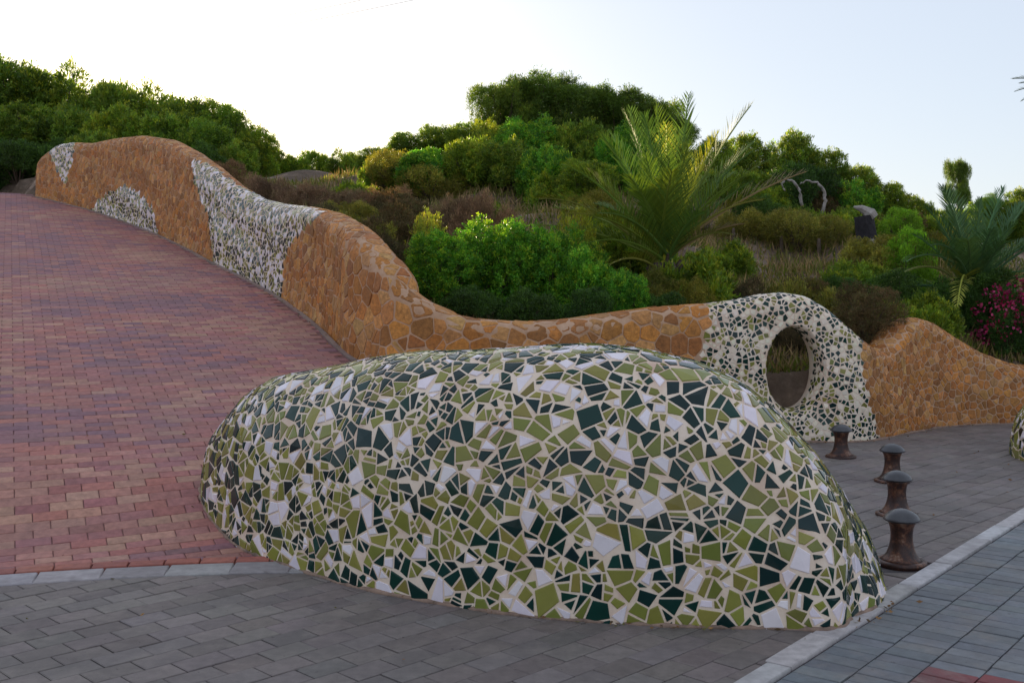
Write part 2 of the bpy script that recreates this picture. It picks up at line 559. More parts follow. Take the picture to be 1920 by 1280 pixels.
# tile colours
def tile_colour(w=(0.43, 0.42, 0.15)):
    r = rnd.random()
    if r < w[0]: return jitter(rnd.choice([(0.003, 0.030, 0.025), (0.003, 0.022, 0.022), (0.004, 0.038, 0.028)]), 0.25, 0.08)
    if r < w[0] + w[1]: return jitter(rnd.choice([(0.215, 0.215, 0.045), (0.25, 0.24, 0.055), (0.175, 0.185, 0.040), (0.23, 0.205, 0.05)]), 0.18, 0.06)
    return jitter(rnd.choice([(0.76, 0.69, 0.75), (0.72, 0.66, 0.71), (0.80, 0.73, 0.77)]), 0.08, 0.02)

# ------------------------------------------------------------------ mosaic mounds
def mound_mesh(outline, centre, height, n=2.7, na=170, nt=60, wob=0.012):
    pts = [Vector((x, y, 0)) for x, y in outline]; m_ = len(pts); B = []
    for k in range(na):
        f = k / na * m_; i = int(f); t = f - i
        p0, p1, p2, p3 = pts[i - 1], pts[i], pts[(i + 1) % m_], pts[(i + 2) % m_]
        B.append(0.5 * ((2 * p1) + (p2 - p0) * t + (2 * p0 - 5 * p1 + 4 * p2 - p3) * t * t + (3 * p1 - p0 - 3 * p2 + p3) * t ** 3))
    C = Vector((centre[0], centre[1], 0)); V = []; Fc = []
    for j in range(nt + 1):
        a = (j - 3) / (nt - 3) * math.pi / 2
        for k in range(na):
            dv = (B[k] - C).normalized(); nn = n + 1.9 * max(0, -dv.y) ** 1.5
            if a < 0: r, z = 1.0, a * 1.2
            else: r, z = max(0, math.cos(a)) ** (2 / nn), math.sin(a) ** (2 / nn) * height
            p = C + (B[k] - C) * r; th = 2 * math.pi * k / na
            p.z = z + wob * math.sin(3 * th + 2 * z) * r * (z > 0) + wob * math.sin(5 * th - 3 * z) * r * (z > 0)
            V.append(p)
    for j in range(nt):
        for k in range(na):
            k2 = (k + 1) % na
            Fc.append((j * na + k, j * na + k2, (j + 1) * na + k2, (j + 1) * na + k))
    return V, Fc

SIL = [(378,975),(388,905),(400,860),(425,800),(450,775),(500,729),(560,702),(640,683),(700,673),(800,661),(900,653),(1000,649),(1100,649),(1200,655),(1300,673),(1360,698),(1400,723),(1450,767),(1500,818),(1540,866),(1580,926),(1620,1008),(1650,1080),(1672,1138)]
MOUND_FOOT = []
def curved_mound(CP, w0, wl, dl, dr, n=2.9, ns=210, nk=64):
    Q = [np.array(p) for p in CP]; Q = [2 * Q[0] - Q[1]] + Q + [2 * Q[-1] - Q[-2]]; pts = []
    for i in range(1, len(Q) - 2):
        for t in np.linspace(0, 1, 40, endpoint=False):
            p0, p1, p2, p3 = Q[i - 1:i + 3]
            pts.append(.5 * ((2 * p1) + (p2 - p0) * t + (2 * p0 - 5 * p1 + 4 * p2 - p3) * t * t + (3 * p1 - p0 - 3 * p2 + p3) * t ** 3))
    pts.append(Q[-2]); pts = np.array(pts)
    d = np.concatenate([[0], np.cumsum(np.linalg.norm(np.diff(pts, axis=0), axis=1))]); Ln = d[-1]
    S_ = Ln * (0.5 - 0.5 * np.cos(np.linspace(0.02, math.pi - 0.02, ns))) * 0.6 + np.linspace(0, Ln, ns) * 0.4
    C = np.stack([np.interp(S_, d, pts[:, j]) for j in (0, 1)], 1); T_ = np.gradient(C, axis=0); T_ /= np.linalg.norm(T_, axis=1)[:, None]
    N_ = np.stack([T_[:, 1], -T_[:, 0]], 1); V, Fc = [], []
    for i in range(ns):
        e1 = min(1, (S_[i] + .004) / dl); e2 = min(1, (Ln - S_[i] + .004) / dr)
        w = (wl + (w0 - wl) * min(1, S_[i] / Ln * 2.2)) * math.sqrt(1 - (1 - e1) ** 2) * math.sqrt(1 - (1 - e2) ** 2)
        u = proj((C[i][0], C[i][1], .8))[0]
        h = max(.03, P(u, float(np.interp(u, *zip(*SIL))), C[i][1]).z)
        ring = [(w, -.14), (w, -.07)]
        for k in range(nk + 1):
            a = math.pi * k / nk; c, s_ = math.cos(a), max(0.0, math.sin(a))
            ring.append((math.copysign(abs(c) ** (2 / n), c) * w, s_ ** (2 / n) * h + (.010 * math.sin(S_[i] * 5 + a * 3) * s_ * min(1, h))))
        ring += [(-w, -.07), (-w, -.14)]
        q_ = (C[i][0] + N_[i][0] * w, C[i][1] + N_[i][1] * w); MOUND_FOOT.append((q_[0], q_[1], zpave(*q_)))
        for x, z in ring: V.append(Vector((C[i][0] + N_[i][0] * x, C[i][1] + N_[i][1] * x, z)))
    m_ = nk + 5
    for i in range(ns - 1):
        for k in range(m_ - 1): Fc.append((i * m_ + k, (i + 1) * m_ + k, (i + 1) * m_ + k + 1, i * m_ + k + 1))
    Fc.append(tuple(range(m_))[::1]); Fc.append(tuple((ns - 1) * m_ + k for k in range(m_))[::-1])
    return V, Fc

TILE_STYLE = dict(gap=0.0115, h=0.0055, bev=0.0035, split=(0.80, 0.38, 0.10), amin=0.00040, round=False, tilt=0.022, colour=tile_colour, corners=True)
def build_mound(name, label, outline, centre, height, spacing, cand, seed, nmax):
    root = empty(name, (0, 0, 0))
    V, Fc = mound_mesh(outline, centre, height) if height else curved_mound(*outline)
    me = mesh_np('mortar_body', V, Fc, mat=M_GROUT, smooth_shade=True)
    bvh = BVHTree.FromPolygons(V, Fc)
    link('mortar_body', me, root)
    def sp(p):
        if p[2] < zpave(p[0], p[1]) - 0.02 or p[2] < 0.012: return None
        return spacing * (0.55 + 0.75 * (0.5 + 0.5 * math.sin(p[0] * 37.1 + p[2] * 51.7 + p[1] * 23.3))), 0
    seeds = poisson(me, bvh, cand, sp, seed)
    tag(root, label, 'mosaic mound')
    return root, bvh, seeds

hump, hump_bvh, hump_seeds = build_mound('mosaic_mound', 'large loaf-shaped mound of broken green, olive and white tile beside brick ramp',
    ([(-2.17, 7.62), (-1.58, 7.26), (-1.07, 6.86), (-.41, 6.36), (.22, 5.98), (.8, 5.83), (1.34, 5.78), (1.75, 5.72), (1.99, 5.63)], .74, .44, 1.15, .50), None, None, 0.089, 60000, 3, 300)
emit(clad(hump_seeds, hump_bvh, lambda c: TILE_STYLE)[0], hump, 'tile', 'small_tiles', M_TILE, 300)
OCC.append(hump_bvh)
M_BEAD = plain_mat('dirty_mortar', (0.12, 0.085, 0.07), (0.40, 0.27, 0.20), 9, 0.95, 0.004, 60)
def bead(foot, parent, r0, r1, lift=0.002):
    rb = random.Random(4)
    pts_ = [Vector(p) + Vector((rb.gauss(0, .003), rb.gauss(0, .004), lift)) for p in foot]
    link('mortar_bead', mesh_np('mortar_bead', *tube(pts_, [rb.uniform(r0, r1) for _ in pts_], 6), mat=M_BEAD, smooth_shade=True), parent)
bead(MOUND_FOOT[6:-3:2], hump, .007, .020)
H2 = [(x + 0.27, y) for x, y in [(4.66, 10.1), (4.9, 9.75), (5.4, 9.55), (6.0, 9.6), (6.6, 9.9), (6.9, 10.5), (6.6, 11.1), (5.9, 11.4), (5.2, 11.2), (4.75, 10.7)]]
h2, h2_bvh, h2_seeds = build_mound('mosaic_mound', 'small mosaic mound cut off by the right edge, beyond the bollards', H2, (6.07, 10.45), 0.78, 0.09, 16000, 5, 300)
emit(clad(h2_seeds, h2_bvh, lambda c: TILE_STYLE)[0], h2, 'tile', 'small_tiles', M_TILE, 300)
OCC.append(h2_bvh)

# ------------------------------------------------------------------ the undulating wall
ns = len(S)
NFR, NCR, NBK = 30, 14, 12
V = []
for i in range(ns):
    gz = zpave(FR[i][0], FR[i][1]) - 0.25
    top = ZT[i]; edge = min(1.0, (S[i] + 0.004) / 0.30); wf = math.sqrt(1 - (1 - edge) ** 2)
    xq = FR[i][0]; cr = 0.20 + 0.03 * math.sin(S[i] * 1.3) + 0.26 * smooth(-6.6, -5.2, xq) * (1 - smooth(-3.6, -2.6, xq))
    hw_t, hw_b = 0.215 * wf, HB * wf
    if abs(S[i] - 0) < 1e-9: hw_t = hw_b = 0.01
    lump = 0.018 * math.sin(S[i] * 2.1) + 0.012 * math.sin(S[i] * 5.3 + 1)
    prof = []
    zc = top - cr
    for k in range(NFR):
        f = k / NFR; z = gz + (zc - gz) * f
        prof.append((hw_b + (hw_t - hw_b) * f + lump * math.sin(f * 2.6) + 0.008 * math.sin(z * 9 + S[i] * 3), z))
    for k in range(NCR + 1):
        th = math.pi * k / NCR
        cs = math.cos(th); prof.append((math.copysign(abs(cs) ** 0.75, cs) * hw_t + lump * math.sin(2.6) * (1 - k / NCR), zc + cr * math.sin(th) ** 0.85 if 0 < k < NCR else zc))
    for k in range(1, NBK):
        f = 1 - k / (NBK - 1); prof.append((-(hw_b + (hw_t - hw_b) * f), gz + (zc - gz) * f))
    for (n_, z) in prof: V.append(Vector((CL[i][0] + NR[i][0] * n_, CL[i][1] + NR[i][1] * n_, z)))
npf = len(prof); Fc = []
for i in range(ns - 1):
    for k in range(npf - 1):
        Fc.append((i * npf + k, (i + 1) * npf + k, (i + 1) * npf + k + 1, i * npf + k + 1))
    Fc.append((i * npf + npf - 1, (i + 1) * npf + npf - 1, (i + 1) * npf, i * npf))
Fc.append(tuple(range(npf)))
Fc.append(tuple((ns - 1) * npf + k for k in range(npf))[::-1])
wme = mesh_np('wall_body', V, Fc)
# oval window through the portal
hc = P(1482, 690, 11.75)
i0 = int(np.argmin(np.hypot(CL[:, 0] - hc.x, CL[:, 1] - hc.y)))
hc = Vector((CL[i0][0], CL[i0][1], hc.z)); hn = Vector((NR[i0][0], NR[i0][1], 0)); ht = Vector((TG[i0][0], TG[i0][1], 0))
CV, CF = [], []
ys = np.linspace(-0.6, 0.6, 25); nseg = 48
for yy in ys:
    fl = 0.02 + 0.10 * min(1, abs(yy) / 0.30) ** 3
    for k in range(nseg):
        th = 2 * math.pi * k / nseg
        CV.append(hc + hn * yy + ht * math.cos(th) * (0.268 + fl * .75) + Vector((0, 0, 1)) * math.sin(th) * (0.425 + fl))
for j in range(len(ys) - 1):
    for k in range(nseg):
        k2 = (k + 1) % nseg
        CF.append((j * nseg + k, j * nseg + k2, (j + 1) * nseg + k2, (j + 1) * nseg + k))
CF.append(tuple(range(nseg))[::-1]); CF.append(tuple((len(ys) - 1) * nseg + k for k in range(nseg)))
def fix_normals(me):
    bm = bmesh.new(); bm.from_mesh(me); bmesh.ops.recalc_face_normals(bm, faces=bm.faces); bm.to_mesh(me); bm.free()
cme = mesh_np('cutter', CV, CF); fix_normals(cme); fix_normals(wme)
co_ = bpy.data.objects.new('cutter', cme); COL.objects.link(co_)
wo = bpy.data.objects.new('tmpwall', wme); COL.objects.link(wo)
md = wo.modifiers.new('b', 'BOOLEAN'); md.operation = 'DIFFERENCE'; md.object = co_; md.solver = 'EXACT'
bpy.context.view_layer.update()
ev = wo.evaluated_get(bpy.context.evaluated_depsgraph_get())
body = bpy.data.meshes.new_from_object(ev)
bpy.data.objects.remove(wo); bpy.data.objects.remove(co_)
body.name = 'wall_body'
body.materials.clear(); body.materials.append(M_STONEGROUT); body.materials.append(M_GROUT)

PANELS = [
 [(360,300),(390,306),(420,330),(470,360),(540,375),(606,396),(578,420),(550,448),(532,490),(526,566),(470,550),(400,510),(398,470),(388,400),(364,345)],
 [(165,400),(185,376),(210,356),(235,349),(262,362),(285,390),(297,445),(230,435)],
 [(92,285),(100,258),(144,258),(136,300),(122,348),(105,315)],
 [(1333,550),(1480,530),(1560,560),(1613,600),(1619,700),(1633,770),(1658,850),(1540,870),(1290,870),(1322,650)]]
def inside(poly, x, y):
    c = False; j = len(poly) - 1
    for i in range(len(poly)):
        xi, yi = poly[i]; xj, yj = poly[j]
        if (yi > y) != (yj > y) and x < (xj - xi) * (y - yi) / (yj - yi) + xi: c = not c
        j = i
    return c
def panel_of(p):
    # panel outlines are given where they show on the wall; carried straight through its thickness
    d = p[0] * NR[:, 0]
    u, v, _ = proj(p)
    for k, pl in enumerate(PANELS):
        if inside(pl, u, v): return k + 1
    return 0
for f in body.polygons:
    f.material_index = 1 if panel_of(f.center) else 0
body.polygons.foreach_set('use_smooth', np.ones(len(body.polygons), dtype=bool))
wall = empty('garden_wall', (0, 0, 0))
tag(wall, 'undulating ochre stone wall with mosaic patches and an oval window, running up the ramp', 'wall')
link('wall_body', body, wall)
bm = bmesh.new(); bm.from_mesh(body); wall_bvh = BVHTree.FromBMesh(bm); bm.free()
def nearest_i(x, y): return int(np.argmin((CL[:, 0] - x) ** 2 + (CL[:, 1] - y) ** 2))
def wall_sp(p):
    i = nearest_i(p[0], p[1])
    front = (p[0] - CL[i][0]) * NR[i][0] + (p[1] - CL[i][1]) * NR[i][1]
    if front > 0.02:
        if p[2] < zpave(p[0], p[1]) - 0.03: return None
    elif p[2] < ZT[i] - 0.42: return None
    k = panel_of(p)
    wv = 0.5 + 0.5 * math.sin(p[0] * 21.1 + p[2] * 31.7 + p[1] * 13.3)
    if k == 4: return (0.034 + 0.018 * wv, k)
    if k: return (0.046 + 0.024 * wv, k)
    big = smooth(-2.4, -1.2, p[0]) * (1 - smooth(3.6, 3.9, p[0]))     # larger stones on the low middle stretch
    sm = 0.060 + 0.036 * wv if p[0] > 0 else 0.078 + 0.05 * wv
    return (sm * (1 - big) + (0.115 + 0.085 * wv) * big, 0)
wall_seeds = poisson(body, wall_bvh, 240000, wall_sp, 9)
def stone_colour():
    return jitter(rnd.choice([(0.43, 0.165, 0.032), (0.50, 0.205, 0.042), (0.33, 0.120, 0.026), (0.52, 0.235, 0.065), (0.38, 0.155, 0.040), (0.44, 0.160, 0.028), (0.32, 0.13, 0.034), (0.50, 0.25, 0.085)]), 0.20, 0.06)
STONE_STYLE = dict(gap=0.014, h=0.006, bev=0.005, split=(0.18,), amin=0.0012, round=True, tilt=0.03, colour=stone_colour)
SMALL_TILE = dict(gap=0.0135, h=0.004, bev=0.002, split=(0.40,), amin=0.00014, round=False, corners=True, tilt=0.03, colour=lambda: tile_colour((0.40, 0.32, 0.28)))
def portal_colour():
    return tile_colour((0.62, 0.38, 0.0)) if rnd.random() < 0.70 else jitter((0.80, 0.70, 0.56), 0.08, 0.04)
PORTAL_TILE = dict(SMALL_TILE, gap=0.013, split=(0.15,), amin=0.00012, colour=portal_colour)
wp = clad(wall_seeds, wall_bvh, lambda c: PORTAL_TILE if c == 4 else (SMALL_TILE if c else STONE_STYLE))
emit(wp[0], wall, 'stone', 'small_stones', M_STONE, 300)
for k, nm in ((1, 'mosaic_panel'), (2, 'mosaic_panel'), (3, 'mosaic_panel'), (4, 'mosaic_portal')):
    sp_ = Soup()
    for (V_, F_, c_, a_) in wp.get(k, []): sp_.add(V_, F_, c_)
    o = link(nm, sp_.mesh(nm, M_TILE), wall); o['kind'] = 'stuff'
OCC.append(wall_bvh)
bead([(*(FR[i] + NR[i] * .004), zpave(*FR[i])) for i in range(8, ns - 20, 3) if FR[i][0] > 2.5], wall, .010, .028)

# ------------------------------------------------------------------ paving
def sheet(name, inside_fn, x0, x1, y0, y1, step, dz, mat, refine=None):
    xs = np.arange(x0, x1, step); ysx = np.arange(y0, y1, step); idx = {}; V, Fc = [], []
    def vid(i, j):
        if (i, j) not in idx:
            idx[(i, j)] = len(V); x, y = x0 + i * step, y0 + j * step
            V.append((x, y, zpave(x, y) + dz))
        return idx[(i, j)]
    for i in range(len(xs)):
        for j in range(len(ysx)):
            if inside_fn(x0 + (i + .5) * step, y0 + (j + .5) * step):
                Fc.append((vid(i, j), vid(i + 1, j), vid(i + 1, j + 1), vid(i, j + 1)))
    o = link(name, mesh_np(name, V, Fc, mat=mat, smooth_shade=True))
    tag(o, kind='structure')
    return o

def lay(parent, name, rest, mat, org, du, dv, lu, lv, gap, i0, i1, j0, j1, clips, colour, thick, dz, stagger=0.5, amin=25, nmax=300, reject=None, zj=0.002):
    """running bond of flat pieces: du along the row, dv across it"""
    out = []
    for j in range(j0, j1):
        off = (stagger * (j % 2)) * lu
        for i in range(i0, i1):
            cx = i * lu + off; cy = j * lv
            wx, wy = org[0] + du[0] * (cx + lu / 2) + dv[0] * (cy + lv / 2), org[1] + du[1] * (cx + lu / 2) + dv[1] * (cy + lv / 2)
            if reject and reject(wx, wy): continue
            g = gap / 2
            poly = [(cx + g, cy + g), (cx + lu - g, cy + g), (cx + lu - g, cy + lv - g), (cx + g, cy + lv - g)]
            poly = [(org[0] + du[0] * a + dv[0] * b, org[1] + du[1] * a + dv[1] * b) for a, b in poly]
            for cfn in clips:
                nx_, ny_, d = cfn(wx, wy)
                poly = clip(poly, nx_, ny_, d)
                if len(poly) < 3: break
            if len(poly) < 3 or abs(area(poly)) < 0.0008: continue
            if area(poly) < 0: poly = poly[::-1]
            c = centroid(poly); zj_ = rnd.uniform(-zj, zj)
            tx, ty = rnd.gauss(0, 0.006), rnd.gauss(0, 0.006)
            b = 0.004; r = math.sqrt(abs(area(poly))) / 2; s = max(.3, 1 - b / r)
            def z_(x, y): return zpave(x, y) + dz + zj_ + (x - c[0]) * tx + (y - c[1]) * ty
            lo = [Vector((x, y, z_(x, y) - thick)) for x, y in poly]
            mi = [Vector((x, y, z_(x, y) - 0.003)) for x, y in poly]
            hi = [Vector((c[0] + (x - c[0]) * s, c[1] + (y - c[1]) * s, z_(x, y))) for x, y in poly]
            V_, F_ = slab([lo, mi, hi])
            out.append((V_, F_, colour(wx, wy), visible_area(hi, Vector((0, 0, 1)))))
    emit(out, parent, name, rest, mat, nmax, amin)

# right kerb line
K0 = P(1405, 1283, 4.4); K0 = (0.965, 4.385); KD = Vector((3.76 - 0.965, 7.84 - 4.385)).normalized(); KN = Vector((KD.y, -KD.x))   # KN points to the right
KW = 0.105
def kerb_side(x, y): return (x - K0[0]) * KN.x + (y - K0[1]) * KN.y
KERBW = 0.25

# brick ramp
def in_ramp(x, y):
    t, c = tc_of(x, y)
    return y > ykerb(x) and c < 3.0 and x > -20 and seg_side_fast(x, y) < 0.12
_V = VP[[0, 1, 2, 3] + list(range(4, len(VP) - 1, 10)) + [len(VP) - 1]]
def seg_side_fast(x, y):
    A, B = _V[:-1], _V[1:]; p = np.array([x, y]); ab = B - A
    t = np.clip(((p - A) * ab).sum(1) / (ab * ab).sum(1), 0, 1)
    d = p - (A + t[:, None] * ab); l = np.hypot(d[:, 0], d[:, 1]); k = int(np.argmin(l))
    return l[k] * math.copysign(1, ab[k][0] * d[k][1] - ab[k][1] * d[k][0])
rampo = sheet('brick_ramp', in_ramp, -17, 2.6, 3.5, 30, 0.2, -0.009, M_BRICKBED)
def brick_colour(x, y):
    q = math.sin(x * 1.9 + 1.3 * math.sin(y * 1.1)) + math.sin(y * 2.3 - x * 0.7 + 2) + rnd.gauss(0, 1.1)
    if q < -1.15: c = rnd.choice([(0.235, 0.118, 0.135), (0.215, 0.11, 0.13), (0.25, 0.12, 0.13)])
    elif q < 1.25: c = rnd.choice([(0.325, 0.136, 0.120), (0.35, 0.140, 0.115), (0.30, 0.128, 0.122), (0.33, 0.152, 0.128)])
    else: c = rnd.choice([(0.375, 0.195, 0.145), (0.36, 0.18, 0.14), (0.39, 0.215, 0.155)])
    return jitter(tuple(k_ * 1.06 for k_ in c), 0.12, 0.04)
def kclip(x, y):                                    # stay behind the soldier course
    m_ = -0.17 * (x + 1.0) if x < -1 else 0.0
    nx_, ny_ = m_, -1.0; l = math.hypot(nx_, ny_); yk = ykerb(x) + 0.115
    return nx_ / l, ny_ / l, (nx_ * x + ny_ * yk) / l
def ramp_reject(x, y):
    t, c = tc_of(x, y)
    if y < ykerb(x) or c > 2.9 or t > 25: return True
    if seg_side_fast(x, y) > -HB - 0.10: return True
    u, v, zc = proj((x, y, zpave(x, y)))
    return u < -1000 or v > 1400 or (u < -300 and y > 16)
lay(rampo, 'brick', 'far_bricks', M_BRICK, P0, EX, AX, 0.21, 0.105, 0.0065, -50, 16, -14, 240, [kclip], brick_colour, 0.03, 0.0, reject=ramp_reject)
# soldier course on the ramp's front edge
x = -6.0; edge = []
while x < -0.9:
    x2 = x + 0.205 * math.cos(math.atan(-0.17 * (x + 1)))
    ang = math.atan2(ykerb(x2) - ykerb(x), x2 - x); n_ = (-math.sin(ang), math.cos(ang)); tt = (math.cos(ang), math.sin(ang))
    a = (x + tt[0] * .004, ykerb(x) + tt[1] * .004); b = (x2 - tt[0] * .004, ykerb(x2) - tt[1] * .004)
    poly = [a, b, (b[0] + n_[0] * .105, b[1] + n_[1] * .105), (a[0] + n_[0] * .105, a[1] + n_[1] * .105)]
    zj_ = rnd.uniform(-.002, .002) + 0.012
    hi = [Vector((p[0], p[1], zpave(*p) + zj_)) for p in poly]; c = sum(hi, Vector()) / 4
    hi2 = [c + (p - c) * 0.96 + Vector((0, 0, 0)) for p in hi]
    V_, F_ = slab([[Vector((p.x, p.y, -0.04)) for p in hi], [p - Vector((0, 0, .005)) for p in hi], hi2])
    edge.append((V_, F_, jitter((0.34, 0.115, 0.085), .2, .05), visible_area(hi2, Vector((0, 0, 1)))))
    x = x2
emit(edge, rampo, 'edge_brick', 'far_edge_bricks', M_BRICK, 60, 25)

# plaza paving (front and behind the mound)
def in_plaza(x, y):
    t, c = tc_of(x, y)
    if kerb_side(x, y) > 0.02 or seg_side_fast(x, y) > 0.12: return False
    return y < ykerb(x) + 0.02 or c >= 2.95
plaza = sheet('plaza_pavement', in_plaza, -9, 12, 1.0, 15, 0.25, -0.012, M_PAVERBED)
D1, D2 = (math.cos(math.radians(45)), math.sin(math.radians(45))), (-math.sin(math.radians(45)), math.cos(math.radians(45)))
def paver_colour(x, y):
    return jitter(rnd.choice([(0.180, 0.152, 0.142), (0.192, 0.165, 0.154), (0.170, 0.143, 0.134), (0.184, 0.160, 0.151)]), 0.16, 0.03)
def pclip(x, y):
    t, c = tc_of(x, y)
    if c >= 2.95 and y > 6.4: return 0, -1, 1e3
    m_ = -0.17 * (x + 1.0) if x < -1 else 0.0
    l = math.hypot(m_, 1); yk = ykerb(x) - KERBW - 0.012
    return -m_ / l, 1 / l, (-m_ * x + yk) / l
def kclip_r(x, y): return KN.x, KN.y, KN.x * K0[0] + KN.y * K0[1] - 0.006
def plaza_reject(x, y):
    if kerb_side(x, y) > 0.15 or seg_side_fast(x, y) > -HB + 0.1: return True
    t, c = tc_of(x, y)
    if y > ykerb(x) and c < 2.95: return True
    u, v, zc = proj((x, y, 0))
    return u < -900 or u > 2600 or v > 1500
lay(plaza, 'paver', 'far_pavers', M_PAVER, (0, 5), D1, D2, 0.225, 0.150, 0.0055, -40, 66, -76, 78, [pclip, kclip_r], paver_colour, 0.04, 0.0, reject=plaza_reject)

# pavement right of the kerb
side = sheet('side_pavement', lambda x, y: kerb_side(x, y) > KW - 0.1, -3, 12, 1.0, 14, 0.25, -0.013, M_PAVERBED)
RED = P(1805, 1283, 4.42)
def side_colour(x, y):
    d = Vector((x - K0[0], y - K0[1])); a, b = d.dot(KD), d.dot(KN)
    if 0.62 < b < 1.3 and -0.62 < a < 0.68: return jitter((0.23, 0.055, 0.060), 0.12, .04)
    return jitter(rnd.choice([(0.175, 0.19, 0.205), (0.19, 0.205, 0.218), (0.158, 0.174, 0.188)]), 0.13, 0.03)
def side_reject(x, y):
    if kerb_side(x, y) < KW - 0.15: return True
    u, v, zc = proj((x, y, 0))
    return u > 3000 or v > 1500 or u < -100
def sclip(x, y): return -KN.x, -KN.y, -(KN.x * K0[0] + KN.y * K0[1] + KW + 0.008)
lay(side, 'paver', 'far_pavers', M_PAVER, (K0[0] + KN.x * (KW + .01), K0[1] + KN.y * (KW + .01)), (KD.x, KD.y), (KN.x, KN.y), 0.108, 0.215, 0.007, -40, 130, -2, 40, [sclip], side_colour, 0.04, -0.003, reject=side_reject, stagger=0.5)

# kerbs
def kerb(name, stones):
    o = empty(name); o['kind'] = 'structure'
    emit([(V_, F_, c_, 1e6) for (V_, F_, c_) in stones], o, 'kerb_stone', 'kerb_rest', M_KERB, 300)
    return o
st_ = []; s = -3.2
lens = []
while s < 16:
    l = rnd.choice([0.5, 0.62, 0.8, 0.7]); wj = 0.0
    if s < 0.75: wj = 0.018 if s > 0.2 else 0.0
    a = [(s + .006, 0.0 - wj), (s + l - .006, 0.0 - wj), (s + l - .006, KW), (s + .006, KW)]
    if s < 14:
        pts = [Vector((K0[0] + KD.x * q + KN.x * w, K0[1] + KD.y * q + KN.y * w, 0)) for q, w in a][::-1]
        zt_ = 0.008 + rnd.uniform(-.003, .003); c = sum(pts, Vector()) / 4
        V_, F_ = slab([[p + Vector((0, 0, -.1)) for p in pts], [p + Vector((0, 0, zt_ - .006)) for p in pts],
                       [Vector((p.x, p.y, zt_)) + (c - p).normalized() * 0.008 for p in pts]])
        st_.append((V_, F_, jitter((0.46, 0.445, 0.44), .14, .03)))
    s += l
kerb('kerb', st_)
st_ = []; x = -5.8
while x < -0.6:
    x2 = x + 0.36 * math.cos(math.atan(-0.17 * (x + 1))) * rnd.uniform(.95, 1.05)
    ang = math.atan2(ykerb(x2) - ykerb(x), x2 - x); n_ = (math.sin(ang), -math.cos(ang)); tt = (math.cos(ang), math.sin(ang))
    o_ = 0.006
    a = (x + tt[0] * .005 + n_[0] * o_, ykerb(x) + tt[1] * .005 + n_[1] * o_); b = (x2 - tt[0] * .005 + n_[0] * o_, ykerb(x2) - tt[1] * .005 + n_[1] * o_)
    w = KERBW - 0.012
    pts = [Vector((p[0], p[1], 0)) for p in (a, (a[0] + n_[0] * w, a[1] + n_[1] * w), (b[0] + n_[0] * w, b[1] + n_[1] * w), b)]
    zt_ = 0.004 + rnd.uniform(-.002, .003); c = sum(pts, Vector()) / 4
    V_, F_ = slab([[p + Vector((0, 0, -.1)) for p in pts], [p + Vector((0, 0, zt_ - .006)) for p in pts], [Vector((p.x, p.y, zt_)) + (c - p).normalized() * 0.008 for p in pts]])
    st_.append((V_, F_, jitter((0.33, 0.305, 0.31), .14, .03)))
    x = x2
kerb('kerb', st_)
# pale drainage strip along the foot of the wall, on the ramp
st_ = []
i = 4
while i < ns - 12:
    if FR[i][0] > -1.0: break
    j = i + 12
    a, b = FR[i] + NR[i] * 0.0, FR[j] + NR[j] * 0.0; a2, b2 = FR[i] + NR[i] * 0.055, FR[j] + NR[j] * 0.055
    pts = [Vector((*p, zpave(*p) + 0.012)) for p in (a, a2, b2, b)]
    c = sum(pts, Vector()) / 4
    V_, F_ = slab([[p - Vector((0, 0, .1)) for p in pts], [p - Vector((0, 0, .005)) for p in pts], [p + (c - p).normalized() * .006 for p in pts]])
    st_.append((V_, F_, jitter((0.27, 0.19, 0.16), .15, .03)))
    i = j
kerb('kerb', st_)

# ------------------------------------------------------------------ bollards
M_RUST, N, L, bs = new_mat('rusty_iron')
n1 = noise(N, L, 14, 8, 0.7)
r1 = ramp(N, L, n1.outputs[0], [(0.34, (0.016, 0.010, 0.011)), (0.5, (0.05, 0.020, 0.014)), (0.58, (0.13, 0.05, 0.025)), (0.68, (0.26, 0.17, 0.12))])
L.new(r1.outputs[0], bs.inputs['Base Color']); bs.inputs['Roughness'].default_value = 0.42; bs.inputs['Metallic'].default_value = 0.25
bump(N, L, bs, noise(N, L, 60, 6).outputs[0], 0.003)
M_CAP = plain_mat('painted_iron_cap', (0.022, 0.023, 0.028), (0.05, 0.05, 0.057), 12, 0.30, 0.001, 70, 0.6)
def lathe(prof, seg=32):
    V_, F_ = [], []
    for r, z in prof:
        for k in range(seg): V_.append((r * math.cos(2 * math.pi * k / seg), r * math.sin(2 * math.pi * k / seg), z))
    for j in range(len(prof) - 1):
        for k in range(seg):
            k2 = (k + 1) % seg; F_.append((j * seg + k, j * seg + k2, (j + 1) * seg + k2, (j + 1) * seg + k))
    F_.append(tuple((len(prof) - 1) * seg + k for k in range(seg))); F_.append(tuple(range(seg))[::-1])
    return V_, F_
base_m = mesh_np('base', *lathe([(.146, -.02), (.148, .006), (.146, .018), (.132, .024)]), mat=M_RUST, smooth_shade=True)
shaft_m = mesh_np('shaft', *lathe([(.128, .02), (.104, .036), (.084, .062), (.071, .10), (.064, .14), (.063, .18), (.067, .215), (.075, .24), (.084, .258)]), mat=M_RUST, smooth_shade=True)
cap_m = mesh_np('cap', *lathe([(.080, .252), (.100, .258), (.107, .264), (.107, .270), (.099, .278), (.090, .292), (.070, .308), (.045, .320), (.02, .327), (.003, .328)]), mat=M_CAP, smooth_shade=True)
BL = [(1697, 6.30, 'nearest rusty mooring bollard, close to the kerb by the mound'), (1687, 7.68, 'second nearest rusty bollard from the kerb, its cap overlapping the next'),
      (1677, 9.08, 'third rusty bollard from the kerb, half hidden behind the second'), (1580, 10.45, 'farthest rusty bollard, standing in front of the mosaic portal')]
